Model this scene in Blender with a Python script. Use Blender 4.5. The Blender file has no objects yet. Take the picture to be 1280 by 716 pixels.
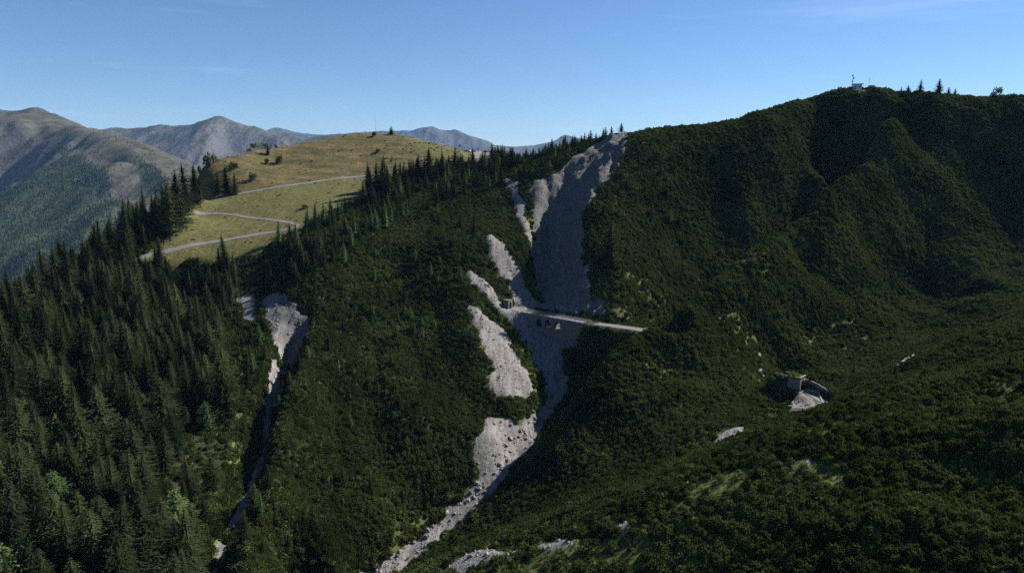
import bpy, bmesh, math, random
import numpy as np
from mathutils import Vector, Matrix, Euler

# ================================================================ camera, sky, sun, exposure
scene = bpy.context.scene
COL = scene.collection
R = math.radians
cam_data = bpy.data.cameras.new('camera')
cam = bpy.data.objects.new('camera', cam_data); COL.objects.link(cam)
cam.location = (0, 0, 160.0)
cam.rotation_euler = (R(90-10.5), 0, 0)
cam_data.sensor_width = 36.0
cam_data.lens = 36.0*853.0/1280.0
cam_data.clip_start = 1.0
cam_data.clip_end = 90000.0
scene.camera = cam

SUN_ROT = R(62)          # clockwise from straight ahead: the sun stands to the right
SUN_EL = R(39)
world = bpy.data.worlds.new('World'); scene.world = world; world.use_nodes = True
wn, wl = world.node_tree.nodes, world.node_tree.links
wn.clear()
w_out = wn.new('ShaderNodeOutputWorld'); w_bg = wn.new('ShaderNodeBackground')
w_sky = wn.new('ShaderNodeTexSky'); w_sky.sky_type = 'NISHITA'; w_sky.sun_disc = False
w_sky.sun_elevation = SUN_EL; w_sky.sun_rotation = SUN_ROT
w_sky.altitude = 3000; w_sky.air_density = 1.25; w_sky.dust_density = 0.0; w_sky.ozone_density = 7.5
w_bg.inputs['Strength'].default_value = 0.05
# thin cirrus veils low over the horizon, all the way round
w_tc = wn.new('ShaderNodeTexCoord'); w_map = wn.new('ShaderNodeMapping'); w_map.inputs['Scale'].default_value = (1.6, 1.6, 22)
w_map.inputs['Rotation'].default_value = (R(4), R(3), 0)
w_ns = wn.new('ShaderNodeTexNoise'); w_ns.inputs['Scale'].default_value = 1.6; w_ns.inputs['Detail'].default_value = 6; w_ns.inputs['Roughness'].default_value = 0.6
w_rmp = wn.new('ShaderNodeValToRGB'); w_rmp.color_ramp.elements[0].position = 0.56; w_rmp.color_ramp.elements[1].position = 0.80
w_mix = wn.new('ShaderNodeMix'); w_mix.data_type = 'RGBA'
w_mul = wn.new('ShaderNodeMath'); w_mul.operation = 'MULTIPLY'; w_mul.inputs[1].default_value = 0.12
wl.new(w_tc.outputs['Generated'], w_map.inputs['Vector']); wl.new(w_map.outputs['Vector'], w_ns.inputs['Vector'])
wl.new(w_ns.outputs['Fac'], w_rmp.inputs['Fac']); wl.new(w_rmp.outputs['Color'], w_mul.inputs[0]); wl.new(w_mul.outputs[0], w_mix.inputs['Factor'])
wl.new(w_sky.outputs['Color'], w_mix.inputs['A']); w_mix.inputs['B'].default_value = (8.5, 10.5, 13.0, 1)
wl.new(w_mix.outputs['Result'], w_bg.inputs['Color']); wl.new(w_bg.outputs['Background'], w_out.inputs['Surface'])

SUN_DIR = Vector((math.cos(SUN_EL)*math.sin(SUN_ROT), math.cos(SUN_EL)*math.cos(SUN_ROT), math.sin(SUN_EL)))
sun_data = bpy.data.lights.new('sun', 'SUN'); sun_data.energy = 5.0; sun_data.angle = R(0.55); sun_data.color = (1.0, 0.95, 0.88)
sun = bpy.data.objects.new('sun', sun_data); COL.objects.link(sun)
sun.rotation_euler = (-SUN_DIR).to_track_quat('-Z', 'Y').to_euler()
sun.location = (300, 60, 500)
vs = scene.view_settings
vs.view_transform = 'Standard'; vs.look = 'None'; vs.gamma = 1.0; vs.use_curve_mapping = False
vs.exposure = 1.21
scene.render.engine = 'CYCLES'
scene.cycles.use_denoising = False
try: scene.cycles.denoiser = 'OPENIMAGEDENOISE'
except Exception: pass
scene.cycles.max_bounces = 5; scene.cycles.diffuse_bounces = 1; scene.cycles.transmission_bounces = 3
scene.cycles.transparent_max_bounces = 4; scene.cycles.volume_bounces = 0
rng = np.random.default_rng(7)
random.seed(7)
# ---------------------------------------------------------------- terrain survey
CAM_Z = 160.0
PITCH = math.radians(10.5)
FOC = 853.0            # focal length in photograph pixels (1280 wide)
def at(u, v, D):
    """point at forward distance D (m) seen in the photograph at (u, v)"""
    a = (u-640.0)/FOC; b = (358.0-v)/FOC
    Y = math.cos(PITCH)+b*math.sin(PITCH); Z = -math.sin(PITCH)+b*math.cos(PITCH)
    return (a/Y*D, D, Z/Y*D+CAM_Z)
def proj(p):
    x, y, z = p[0], p[1], p[2]-CAM_Z
    f = y*math.cos(PITCH)-z*math.sin(PITCH); up = y*math.sin(PITCH)+z*math.cos(PITCH)
    return (640+FOC*x/f, 358-FOC*up/f)

SURVEY = [
 # left ridge crest and forested slope
 (-120,425,262),(0,380,300),(60,350,330),(120,310,365),(180,268,402),(230,243,438),
 (0,480,235),(0,600,190),(0,716,160),(-150,716,150),(-150,550,200),
 (100,420,290),(100,520,235),(100,620,195),(100,716,168),
 (200,350,352),(200,430,295),(200,540,235),(200,640,195),(190,716,172),
 (262,400,330),(262,500,260),(252,600,214),(240,690,182),
 # left gully
 (300,372,350),(335,366,352),(315,400,330),(340,428,310),
 (322,475,275),(324,525,249),(309,585,221),(294,635,202),(274,685,188),(262,735,177),
 (392,385,330),(394,402,318),(366,470,269),(348,525,242),(338,600,212),(318,665,192),(300,716,178),
 # middle spur
 (400,330,352),(450,330,365),(500,330,374),(560,330,378),(600,328,384),
 (390,292,385),(480,270,418),(540,265,435),(600,250,460),(640,255,452),
 (420,420,302),(480,420,318),(540,420,322),(590,420,324),
 (420,520,255),(480,520,264),(540,520,270),(600,510,281),
 (380,620,220),(440,620,228),(500,610,239),(560,590,252),(400,660,212),(480,655,225),
 (350,716,188),(420,700,205),
 # main gully bed
 (610,602,249),(560,652,234),(500,688,221),(440,722,210),(380,770,200),
 (640,566,265),(670,525,284),(694,484,304),(702,458,318),(693,428,334),(690,414,341),
 (740,430,322),(728,455,313),(762,424,316),
 # left bank screes
 (640,500,285),(655,470,303),(620,440,318),(640,420,333),(600,385,343),(588,345,370),(610,295,401),(640,340,383),(665,378,360),(650,388,350),
 (615,545,266),
 # scar above the bridge
 (700,388,352),(692,350,374),(688,310,398),(694,270,424),(708,232,452),(724,212,466),(742,196,477),(745,204,460),(735,218,450),(722,240,436),(778,172,490),
 (668,290,412),(664,240,455),(690,220,466),(718,196,486),(750,180,496),(640,225,482),
 (726,360,352),(728,300,378),(733,260,400),(762,215,434),(785,170,468),
 # right hill
 (742,382,344),(780,392,330),(800,340,362),(800,280,394),(800,220,432),(812,160,476),(860,158,480),(900,155,485),(900,220,446),
 (900,280,418),(900,328,398),(870,345,382),(840,368,364),(950,296,418),(960,140,490),(980,200,452),(950,260,430),(1000,126,500),(1060,122,500),(1035,205,455),
 (1100,122,500),(1180,122,490),(1280,122,480),(1400,125,470),(1550,140,460),
 (1100,170,470),(1075,215,440),(1020,262,408),(1000,281,393),(950,312,364),(900,350,332),(850,388,306),(820,402,294),(797,416,286),(776,436,279),(758,458,272),(735,484,265),(710,525,256),(680,570,247),(640,615,238),(600,652,228),(540,695,215),
 (1000,330,368),(1000,400,330),(1080,300,392),(1080,380,345),(1080,440,302),(1150,250,420),(1150,330,378),(1150,400,330),(1150,180,465),
 (1230,200,450),(1230,280,405),(1230,350,352),(1280,250,430),(1280,320,378),(1420,300,380),
 # draw with the tunnel portal, flank of the spur
 (1000,505,240),(1030,490,248),(1062,478,258),(1120,458,276),(1200,415,300),(1280,375,322),
 (790,480,263),(840,480,259),(760,530,249),(815,530,237),(868,530,226),(740,580,228),(800,580,213),(850,578,200),(820,445,279),(870,385,312),(890,372,318),(850,470,271),(900,500,247),(940,500,246),(900,440,286),(960,480,256),(950,400,318),(900,545,216),(960,520,228),
 # second near spur, near spur
 (1280,394,238),(1200,428,228),(1130,457,224),(1080,478,222),(1400,340,250),
 (1280,446,190),(1130,484,186),
 (1280,453,165),(1200,468,160),(1130,485,158),(1060,503,158),(960,538,158),(860,578,157),(780,608,156),(700,642,157),(640,662,159),(560,692,161),(480,724,164),
 (640,716,132),(760,660,135),(760,716,122),(900,620,130),(900,716,112),(1050,560,133),(1050,640,115),(1050,716,104),(1200,520,133),(1200,600,115),
 (1280,520,125),(1280,620,105),(1280,716,92),(1450,716,88),(1450,520,115),(640,900,95),(1000,900,80),(300,900,120),(0,900,115),(1280,900,75),
 # meadow with the hairpin road
 (230,256,440),(300,243,460),(380,230,482),(460,220,507),(540,208,532),
 (250,268,428),(310,273,420),(370,282,406),(300,296,392),(230,311,375),(170,323,362),
 (300,225,482),(380,205,522),(450,195,542),(520,195,548),(340,205,517),(560,215,505),
 (625,200,570),(640,200,555),(680,192,535),(700,184,522),(740,174,508),(768,166,496),(600,215,520),(620,230,490),
]
SKYLINE = [(250,216,490),(280,199,510),(320,187,530),(380,178,560),(430,169,580),(460,166,590),(500,169,590),(540,178,585),(575,187,592),(605,192,600)]
def build_controls():
    P = [at(*s) for s in SURVEY+SKYLINE]
    behind = [(s, 80, 30) for s in SKYLINE]+[(s, 180, 90) for s in SKYLINE]
    for s in [(640,200,555),(680,192,535),(740,174,508),(785,170,480),(860,158,480),(960,140,490),(1060,122,500),(1180,122,490),(1280,122,480),(1400,125,470)]:
        behind += [(s, 70, 26), (s, 180, 100)]
    for s in [(-120,425,262),(0,380,300),(60,350,330),(120,310,365),(180,268,402),(230,243,438)]:
        behind += [(s, 40, 26), (s, 110, 80), (s, 220, 150)]
    # the long spur beside the main gully, surveyed closely along its crest
    RID = [(1100,163,470),(1075,208,440),(1020,259,408),(1000,278,393),(950,309,364),(900,348,332),(850,386,306),(820,402,294),(797,415,286),(776,436,279),(758,458,272),(735,484,265),(710,525,256),(680,570,247)]
    for a, b in zip(RID[:-1], RID[1:]):
        n = max(2, int(abs(a[2]-b[2])/6))
        for k in range(n):
            s = tuple(a[i]+(b[i]-a[i])*k/n for i in range(3)); P.append(at(*s))
            behind += [(s, 20, float(np.interp(s[1], [160, 230, 380, 440, 500, 570], [10, 27, 27, 15, 7, 3])))]
    for s, dd, dz in behind:
        x, y, z = at(*s); k = (y+dd)/y
        P.append((x*k, y+dd, z-dz))
    return np.array(P)
CTRL = build_controls()
RBF_C = 5.0
def solve_rbf(P, c):
    n = len(P); X = P[:, :2]
    r = np.sqrt(((X[:, None]-X[None])**2).sum(-1)+c*c)
    A = np.zeros((n+3, n+3)); A[:n, :n] = -r + np.eye(n)*0.15
    A[:n, n] = 1; A[:n, n+1:] = X/100; A[n, :n] = 1; A[n+1:, :n] = X.T/100
    return np.linalg.solve(A, np.concatenate([P[:, 2], np.zeros(3)]))
WRBF = solve_rbf(CTRL, RBF_C)
def rbf(x, y, P=CTRL, w=WRBF, c=RBF_C):
    x = np.asarray(x, float); y = np.asarray(y, float); sh = x.shape
    x = x.ravel(); y = y.ravel(); out = np.empty_like(x); n = len(P)
    for i in range(0, len(x), 8000):
        xs = x[i:i+8000]; ys = y[i:i+8000]
        r = np.sqrt((xs[:, None]-P[:, 0])**2+(ys[:, None]-P[:, 1])**2+c*c)
        out[i:i+8000] = -r@w[:n]+w[n]+(w[n+1]*xs+w[n+2]*ys)/100
    return out.reshape(sh)
X0, X1, Y0, Y1, ST = -470.0, 490.0, 36.0, 760.0, 1.6
gx = np.arange(X0, X1, ST); gy = np.arange(Y0, Y1, ST)
GX, GY = np.meshgrid(gx, gy)
HZ = rbf(GX, GY)
def hsample(x, y, H=None):
    H = HZ if H is None else H
    fx = np.clip((np.asarray(x, float)-X0)/ST, 0, len(gx)-1.001); fy = np.clip((np.asarray(y, float)-Y0)/ST, 0, len(gy)-1.001)
    i = fx.astype(int); j = fy.astype(int); a = fx-i; b = fy-j
    return H[j, i]*(1-a)*(1-b)+H[j, i+1]*a*(1-b)+H[j+1, i]*(1-a)*b+H[j+1, i+1]*a*b
def cast(u, v, H=None, near=40):
    """first hit of the photograph ray with the ground: XY (falls back on the skyline point)"""
    p1 = np.array(at(u, v, 1.0))-np.array((0, 0, CAM_Z))
    d = np.arange(near, 755, 0.8)
    g = hsample(p1[0]*d, d, H)-CAM_Z
    m = np.nonzero(g >= p1[2]*d)[0]
    if len(m): k = m[0]
    else: k = int(np.argmax(g/d))
    return p1[0]*d[k], d[k], g[k]+CAM_Z, len(m) > 0
# ---------------------------------------------------------------- value noise
_TAB = np.random.default_rng(3).random((256, 256))
def vnoise(x, y, seed=0):
    x = np.asarray(x, float)+seed*17.31; y = np.asarray(y, float)+seed*9.77
    i = np.floor(x).astype(int); j = np.floor(y).astype(int)
    a = x-i; b = y-j; a = a*a*(3-2*a); b = b*b*(3-2*b)
    t = lambda p, q: _TAB[q & 255, p & 255]
    return (t(i, j)*(1-a)+t(i+1, j)*a)*(1-b)+(t(i, j+1)*(1-a)+t(i+1, j+1)*a)*b
def fbm(x, y, octv=4, seed=0):
    s = 0; amp = 0.5; f = 1.0
    for k in range(octv):
        s = s+amp*(vnoise(x*f, y*f, seed+k)-0.5)*2; amp *= 0.5; f *= 2.03
    return s
def ridged(x, y, octv=4, seed=0):
    s = 0; amp = 0.5; f = 1.0
    for k in range(octv):
        s = s+amp*(1-np.abs(vnoise(x*f, y*f, seed+k)*2-1)*1.6); amp *= 0.5; f *= 2.07
    return s
def inpoly(u, v, poly):
    c = np.zeros(u.shape, bool); n = len(poly)
    for k in range(n):
        x0, y0 = poly[k]; x1, y1 = poly[(k+1) % n]
        if y0 == y1: continue
        m = ((y0 > v) != (y1 > v)) & (u < (x1-x0)*(v-y0)/(y1-y0)+x0)
        c ^= m
    return c
def projv(x, y, z):
    z = z-CAM_Z; f = y*math.cos(PITCH)-z*math.sin(PITCH); up = y*math.sin(PITCH)+z*math.cos(PITCH)
    return 640+FOC*x/f, 358-FOC*up/f
def blur(a, n=1):
    for _ in range(n):
        p = np.pad(a, 1, mode='edge')
        a = (p[:-2, 1:-1]+p[2:, 1:-1]+p[1:-1, :-2]+p[1:-1, 2:]+4*p[1:-1, 1:-1])/8
    return a

# ---------------------------------------------------------------- zones of the ground (surveyed outlines, distance range)
BARE = [
 ([(607,293),(618,291),(632,308),(645,326),(655,345),(668,370),(682,386),(652,388),(641,373),(632,348),(614,325)], 330, 430),
 ([(580,334),(589,332),(617,360),(642,384),(646,398),(628,390),(600,362)], 320, 400),
 ([(584,377),(602,384),(622,405),(643,435),(662,468),(670,490),(655,504),(635,494),(616,488),(612,450),(598,420)], 270, 370),
 ([(634,392),(662,393),(682,420),(700,448),(710,478),(702,502),(690,492),(682,466),(662,442),(648,420)], 285, 362),
 ([(608,520),(640,520),(659,545),(642,572),(600,592),(590,578),(595,552)], 235, 300),
 ([(657,398),(714,406),(704,432),(703,455),(707,478),(690,515),(662,556),(625,602),(560,662),(490,720),(440,750),(400,740),(470,698),(540,645),(590,608),(618,580),(652,530),(682,498),(688,472),(672,438)], 200, 360),
 ([(788,158),(783,190),(764,214),(737,255),(729,275),(731,320),(737,350),(742,386),(700,394),(680,388),(672,350),(664,300),(668,268),(664,232),(686,218),(700,212),(722,192),(758,168)], 335, 510),
 ([(626,219),(640,222),(655,250),(664,290),(655,290),(645,262)], 400, 500),
 ([(735,372),(752,368),(762,392),(738,393)], 325, 365),
 ([(290,366),(312,362),(316,372),(320,400),(310,404),(298,386)], 290, 365),
 ([(324,364),(348,362),(362,372),(386,384),(382,404),(368,430),(356,440),(345,430),(336,405)], 290, 365),
 ([(350,438),(341,480),(331,540),(311,596),(290,640),(281,668),(274,720),(262,740),(270,664),(284,630),(303,590),(321,530),(331,470),(340,436)], 165, 320),
 ([(985,505),(1006,489),(1038,508),(1032,516),(1014,521),(990,510)], 228, 262),
 ([(886,556),(900,536),(925,528),(938,540),(930,552),(905,556),(880,575),(868,580)], 190, 240),
 ([(560,700),(590,686),(650,683),(725,668),(728,674),(690,684),(640,690),(600,700),(580,712),(545,722)], 120, 175),
 ([(690,690),(720,680),(724,690),(700,700)], 110, 170),
 ([(946,415),(952,415),(958,450),(952,455)], 270, 330),
 ([(985,566),(1005,560),(1020,563),(1000,572)], 120, 160),
 ([(930,572),(945,568),(950,574),(935,578)], 120, 160),
 ([(1205,570),(1235,568),(1240,582),(1212,584)], 100, 130),
 ([(760,655),(790,648),(800,655),(772,662)], 110, 160),
]
LUSH = [
 ([(425,725),(470,693),(540,640),(594,604),(580,598),(520,632),(450,688),(405,722)], 195, 270),
 ([(262,645),(286,628),(284,660),(272,705),(232,725),(240,700)], 165, 215),
 ([(288,535),(312,540),(310,580),(286,605)], 205, 250),
 ([(285,425),(320,430),(325,470),(300,520),(285,490)], 240, 320),
 ([(722,402),(800,405),(852,392),(806,330),(760,330),(742,352),(770,388)], 300, 375),
 ([(645,392),(662,396),(700,450),(712,480),(690,520),(660,560),(640,572),(668,520),(672,490),(650,440)], 260, 350),
 ([(935,512),(985,505),(1012,520),(992,545),(955,545)], 200, 245),
 ([(945,568),(1068,550),(1062,576),(985,592)], 118, 165),
 ([(850,592),(955,572),(948,602),(868,612)], 118, 165),
 ([(545,700),(600,682),(728,664),(760,672),(740,700),(650,716),(540,725)], 115, 175),
 ([(1195,560),(1262,558),(1255,592),(1200,592)], 95, 135),
 ([(800,432),(862,422),(856,470),(806,472)], 250, 315),
 ([(870,545),(905,524),(950,528),(950,556),(900,566),(870,586)], 185, 245),
 ([(1000,405),(1075,390),(1090,430),(1010,445)], 285, 350),
 ([(880,375),(945,380),(955,460),(930,470),(905,420)], 265, 335),
 ([(910,290),(1010,285),(1030,310),(960,345),(905,350)], 330, 410),
 ([(740,690),(800,640),(830,650),(790,716)], 110, 150),
 ([(1000,530),(1062,508),(1085,520),(1030,548)], 120, 175), ([(1220,468),(1285,452),(1285,490),(1230,492)], 110, 170), ([(815,628),(900,598),(906,616),(830,642)], 110, 165), ([(1100,600),(1160,588),(1172,610),(1110,622)], 90, 130), ([(935,642),(985,628),(992,652),(950,664)], 90, 140), ([(1235,400),(1285,385),(1285,405),(1240,415)], 150, 245),
 ([(668,290),(655,270),(640,240),(655,240),(672,300)], 380, 470),
]
MEADOW = ([(150,330),(205,300),(222,285),(226,268),(228,256),(246,245),(240,214),(262,200),(300,180),(380,168),(460,155),(540,166),(600,182),(622,192),(612,200),(560,206),(512,213),(474,228),(452,248),(402,268),(376,288),(348,300),(332,308),(330,320),(240,324),(188,330)], 340, 720)
PU, PV = projv(GX, GY, HZ)
def zone(polys, warp=3.5):
    m = np.zeros(GX.shape)
    wu = PU+fbm(GX/9, GY/9, 3, 91)*warp*2.2; wv = PV+fbm(GX/9, GY/9, 3, 95)*warp*1.6
    for poly, d0, d1 in polys:
        m = np.maximum(m, (inpoly(wu, wv, poly) & (GY >= d0) & (GY <= d1)).astype(float))
    return m
_raw = zone(BARE); _keep = blur(_raw, 5)+(vnoise(GX/4.5, GY/6.5, 101)-.5)*.75+(vnoise(GX/2.1, GY/2.6, 103)-.5)*.45 > .30
Zbare = blur(_raw*_keep, 1); Zlush = blur(zone(LUSH), 3)
Zmead = blur(zone([MEADOW]), 2)
Zlush = np.maximum(Zlush, np.clip(blur(Zbare, 7)*1.7, 0, .75)*(1-Zbare))

# stream channels cut into the slope
def incise(uv, depth, half):
    global HZ
    L = [cast(u, v)[:2] for u, v in uv]; n = len(L)-1
    best = np.full(GX.shape, 1e9); dd = np.zeros(GX.shape)
    for k, (a, b) in enumerate(zip(L[:-1], L[1:])):
        dx, dy = b[0]-a[0], b[1]-a[1]; t = np.clip(((GX-a[0])*dx+(GY-a[1])*dy)/(dx*dx+dy*dy+1e-9), 0, 1)
        q = np.hypot(GX-a[0]-t*dx, GY-a[1]-t*dy); m = q < best; best[m] = q[m]; dd[m] = np.interp(k+t[m], range(n+1), depth)
    w = np.clip(1-best/half, 0, 1); HZ = HZ-dd*np.minimum(1, w*1.5)**1.3
incise([(376,388),(366,415),(348,462),(326,522),(311,580),(294,634),(276,680),(264,715)], [3, 10, 13, 12, 9, 6, 4, 3], 9.0)
incise([(704,452),(706,476),(688,512),(660,552),(622,596),(565,652),(505,690)], [.5, 1, 1.2, 1.2, 1, 1, .5], 6.0)
# side draws of the right hill
incise([(1085,150),(1052,190),(1012,238),(975,275)], [4, 16, 18, 6], 34)
incise([(1170,180),(1140,225),(1130,290),(1150,345),(1180,395)], [3, 15, 18, 13, 4], 34)
incise([(870,195),(885,250),(865,300),(825,345)], [2, 8, 9, 4], 28)
incise([(1255,180),(1248,230),(1238,290),(1230,340)], [2, 11, 9, 3], 32)
incise([(950,385),(962,430),(985,478)], [3, 10, 5], 20)
incise([(520,290),(525,370),(540,440),(560,500)], [2, 6, 6, 2], 20)
incise([(470,330),(448,420),(440,520),(470,610)], [2, 8, 9, 4], 26)
incise([(1280,470),(1180,492),(1090,512)], [5, 5, 2], 18)
incise([(1280,600),(1150,560),(1060,580),(960,640),(880,700)], [3, 4, 4, 3, 3], 16)
incise([(720,216),(705,240),(696,280),(691,320),(694,355)], [3, 8, 12, 11, 3], 20)
# relief below the scale of the survey
wob = 1-0.8*Zmead
wob *= 1-0.6*Zbare
wob *= np.clip((GY-70)/260, .22, 1)*np.interp(GY, [430, 480], [1, .45])
HZ = HZ-1.1*(1-Zbare)*(1-Zmead)
HZ = HZ+wob*(fbm(GX/42, GY/42, 3, 1)*3.6+(ridged(GX/30+fbm(GX/40, GY/40, 2, 8), GY/60, 3, 9)-.45)*np.where((GX > 50) & (GY > 300), 4.0, 3.0)+fbm(GX/9, GY/9, 2, 5)*1.2)
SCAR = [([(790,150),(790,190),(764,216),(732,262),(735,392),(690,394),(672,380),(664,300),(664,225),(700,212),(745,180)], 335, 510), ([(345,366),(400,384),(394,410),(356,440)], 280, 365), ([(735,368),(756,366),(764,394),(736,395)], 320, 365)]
Zscar_shade = blur(zone(SCAR), 3)  # scar and gully walls: mask for painted shade, also for rougher relief
HZ += Zbare*((ridged(GX/4.5+fbm(GX/15, GY/15, 2, 17), GY/40, 2, 18)-.45)*.9+fbm(GX/5, GY/9, 3, 15)*0.5)+Zbare*Zscar_shade*((ridged(GX/8+fbm(GX/20, GY/20, 2, 12)*1.5, GY/22, 4, 11)-0.45)*4.6+fbm(GX/4.5, GY/4.5, 3, 15)*1.8)
HZ += Zmead*fbm(GX/7, GY/7, 2, 21)*0.35

# ---------------------------------------------------------------- road beds
def smooth_line(pts, step=2.0):
    """Catmull-Rom through 3D points, resampled"""
    P = [Vector(p) for p in pts]; P = [P[0]*2-P[1]]+P+[P[-1]*2-P[-2]]
    out = []
    for k in range(1, len(P)-2):
        a, b, c, d = P[k-1:k+3]; n = max(2, int((c-b).length/step))
        for i in range(n):
            t = i/n
            out.append(0.5*((2*b)+(c-a)*t+(2*a-5*b+4*c-d)*t*t+(3*b-a-3*c+d)*t**3))
    out.append(P[-2]); return out
def on_ground(uv):
    out = []
    for u, v in uv:
        x, y, z, h = cast(u, v); out.append((x, y, z))
    return out
def flatten(line, half, fade, skip=None):
    """lay the ground level with a road line"""
    global HZ
    L = np.array([tuple(p) for p in line])
    bx0, bx1 = L[:, 0].min()-half-fade, L[:, 0].max()+half+fade; by0, by1 = L[:, 1].min()-half-fade, L[:, 1].max()+half+fade
    i0, i1 = max(0, int((bx0-X0)/ST)), min(len(gx), int((bx1-X0)/ST)+2); j0, j1 = max(0, int((by0-Y0)/ST)), min(len(gy), int((by1-Y0)/ST)+2)
    sx, sy = GX[j0:j1, i0:i1], GY[j0:j1, i0:i1]
    best = np.full(sx.shape, 1e9); zz = np.zeros(sx.shape)
    for a, b in zip(L[:-1], L[1:]):
        d = b-a; l2 = d[0]**2+d[1]**2+1e-9
        t = np.clip(((sx-a[0])*d[0]+(sy-a[1])*d[1])/l2, 0, 1)
        q = np.hypot(sx-a[0]-t*d[0], sy-a[1]-t*d[1]); m = q < best
        best[m] = q[m]; zz[m] = (a[2]+t*d[2])[m]
    w = np.clip(1-(best-half)/fade, 0, 1); w = w*w*(3-2*w)
    HZ[j0:j1, i0:i1] = HZ[j0:j1, i0:i1]*(1-w)+(zz-0.12)*w
ROADS = []      # (name, line, half width)
def road_from(uv, step=3, sm=4):
    L = smooth_line(on_ground(uv), step)
    z = np.array([p.z for p in L]); 
    for _ in range(sm*6): z[1:-1] = (z[:-2]+2*z[1:-1]+z[2:])/4
    for p, q in zip(L, z): p.z = q
    return L
upper = road_from([(228,258),(265,249.5),(300,242.5),(350,234),(400,227),(440,222),(470,219),(505,215)])
lower = road_from([(238,263),(270,268),(310,272),(345,276.5),(366,280),(372,283),(362,287),(330,292.5),(290,299),(250,306),(215,314),(190,319),(165,326)], 2.5, 2)
ROADS += [('meadow_road', upper, 1.45, 'narrow grey asphalt road climbing across the grassy hill'), ('hairpin_road', lower, 1.3, 'lower grey asphalt road with a hairpin bend in the meadow')]
# valley road over the bridge
BR_L = Vector(at(655,389,348)); BR_R = Vector(at(737,403.5,327))
br_w = Vector(at(640,385,353))
east = [BR_R, Vector(at(765,407,316)), Vector(at(797,411.5,305)), Vector(at(838,419,296))]
west = [br_w, (br_w+BR_L)/2, BR_L]
flatten(smooth_line(east), 3.0, 2.0); flatten(smooth_line([BR_R.lerp(east[1], .35), *east[1:]]), 6.0, 5.0); flatten(smooth_line(west), 3.2, 4.0)
road_bridge = smooth_line([br_w, BR_L, BR_L.lerp(BR_R, .33), BR_L.lerp(BR_R, .66), *east], 2)
ROADS += [('valley_road', road_bridge, 2.6, 'pale road crossing the stone bridge below the landslide scar')]
PORT = Vector(at(1006,487.5,250))
tun = [PORT+Vector((-5, 5.5, 0.2)), PORT, Vector(at(1022,496,243.5)), Vector(at(1037,505,238)), Vector(at(1060,517,231))]
flatten(smooth_line(tun[1:]), 4.2, 5.0)
ROADS += [('tunnel_road', smooth_line(tun, 2), 2.4, 'short piece of grey road coming out of the tunnel portal')]
# the bank behind the retaining wall and over the portal
pc = PORT+Vector((-.9, .3, -.1))
wall_line = smooth_line([pc+Vector((1.9, 2.2, 0)), Vector(at(1022,490,247.5)), Vector(at(1040,499,242)), Vector(at(1056,507,237))], 2)
WALL_H = [3.9-2.3*k/(len(wall_line)-1) for k in range(len(wall_line))]
flatten([q+Vector((1.6, 2.6, h-.2)) for q, h in zip(wall_line, WALL_H)], 1.2, 5.0)
flatten([pc+Vector((-4.4, 4.3, 4.6)), pc+Vector((-7, 7, 5.0))], 1.0, 3.5)
lot = [Vector(at(604,199,574)), Vector(at(603,193,590)), Vector(at(600,190,604)), Vector(at(599,188.8,618))]
flatten(smooth_line(lot), 9, 10)
ROADS += [('parking_lot', smooth_line(lot), 7.5, 'pale gravel parking lot on the saddle with parked cars')]
def road_dist(x, y):
    best = np.full(np.shape(x), 1e9)
    for nm, L, hw, lb in ROADS:
        A = np.array([(p.x, p.y) for p in L])
        if nm == 'valley_road': pass
        for a, b in zip(A[:-1], A[1:]):
            d = b-a; t = np.clip(((x-a[0])*d[0]+(y-a[1])*d[1])/(d@d+1e-9), 0, 1)
            best = np.minimum(best, np.hypot(x-a[0]-t*d[0], y-a[1]-t*d[1])-hw)
    return best

# ---------------------------------------------------------------- viewshed, used to plant only what a visitor here can see
TB = np.linspace(-1.0, 1.0, 801); DB = np.arange(36, 756, 1.6)
_g = (hsample(TB[:, None]*DB[None], np.broadcast_to(DB, (801, len(DB))))-CAM_Z)/DB[None]
RUNMAX = np.maximum.accumulate(_g, axis=1)
def seen(x, y, z, tol):
    t = np.clip(((x/y+1)/2*800).astype(int), 0, 800); k = np.clip(((y-4-36)/1.6).astype(int), 0, len(DB)-1)
    return (z+tol-CAM_Z)/y >= RUNMAX[t, k]

# ================================================================ helpers
def tag(o, label=None, category=None, group=None, kind=None):
    if label: o['label'] = label
    if category: o['category'] = category
    if group: o['group'] = group
    if kind: o['kind'] = kind
    return o
def mesh_np(name, verts, faces, mats=(), smooth=False, mat_idx=None):
    me = bpy.data.meshes.new(name)
    verts = np.asarray(verts, np.float32); faces = [tuple(f) for f in faces] if not isinstance(faces, np.ndarray) else faces
    if isinstance(faces, np.ndarray):
        n, k = faces.shape
        me.vertices.add(len(verts)); me.vertices.foreach_set('co', verts.ravel())
        me.loops.add(n*k); me.loops.foreach_set('vertex_index', faces.astype(np.int32).ravel())
        me.polygons.add(n); me.polygons.foreach_set('loop_start', np.arange(0, n*k, k, dtype=np.int32))
        me.update(calc_edges=True)
    else:
        me.from_pydata(verts.tolist(), [], faces); me.update()
    for m in mats: me.materials.append(m)
    if smooth: me.polygons.foreach_set('use_smooth', np.ones(len(me.polygons), bool))
    if mat_idx is not None: me.polygons.foreach_set('material_index', np.asarray(mat_idx, np.int32))
    return me
def link(name, me, parent=None, loc=None):
    o = bpy.data.objects.new(name, me); COL.objects.link(o)
    if parent is not None: o.parent = parent
    if loc is not None: o.location = loc
    return o
def empty(name, loc=(0, 0, 0), rz=0):
    o = bpy.data.objects.new(name, None); COL.objects.link(o); o.location = loc; o.rotation_euler = (0, 0, rz); o.empty_display_size = 0.5
    return o
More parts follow.
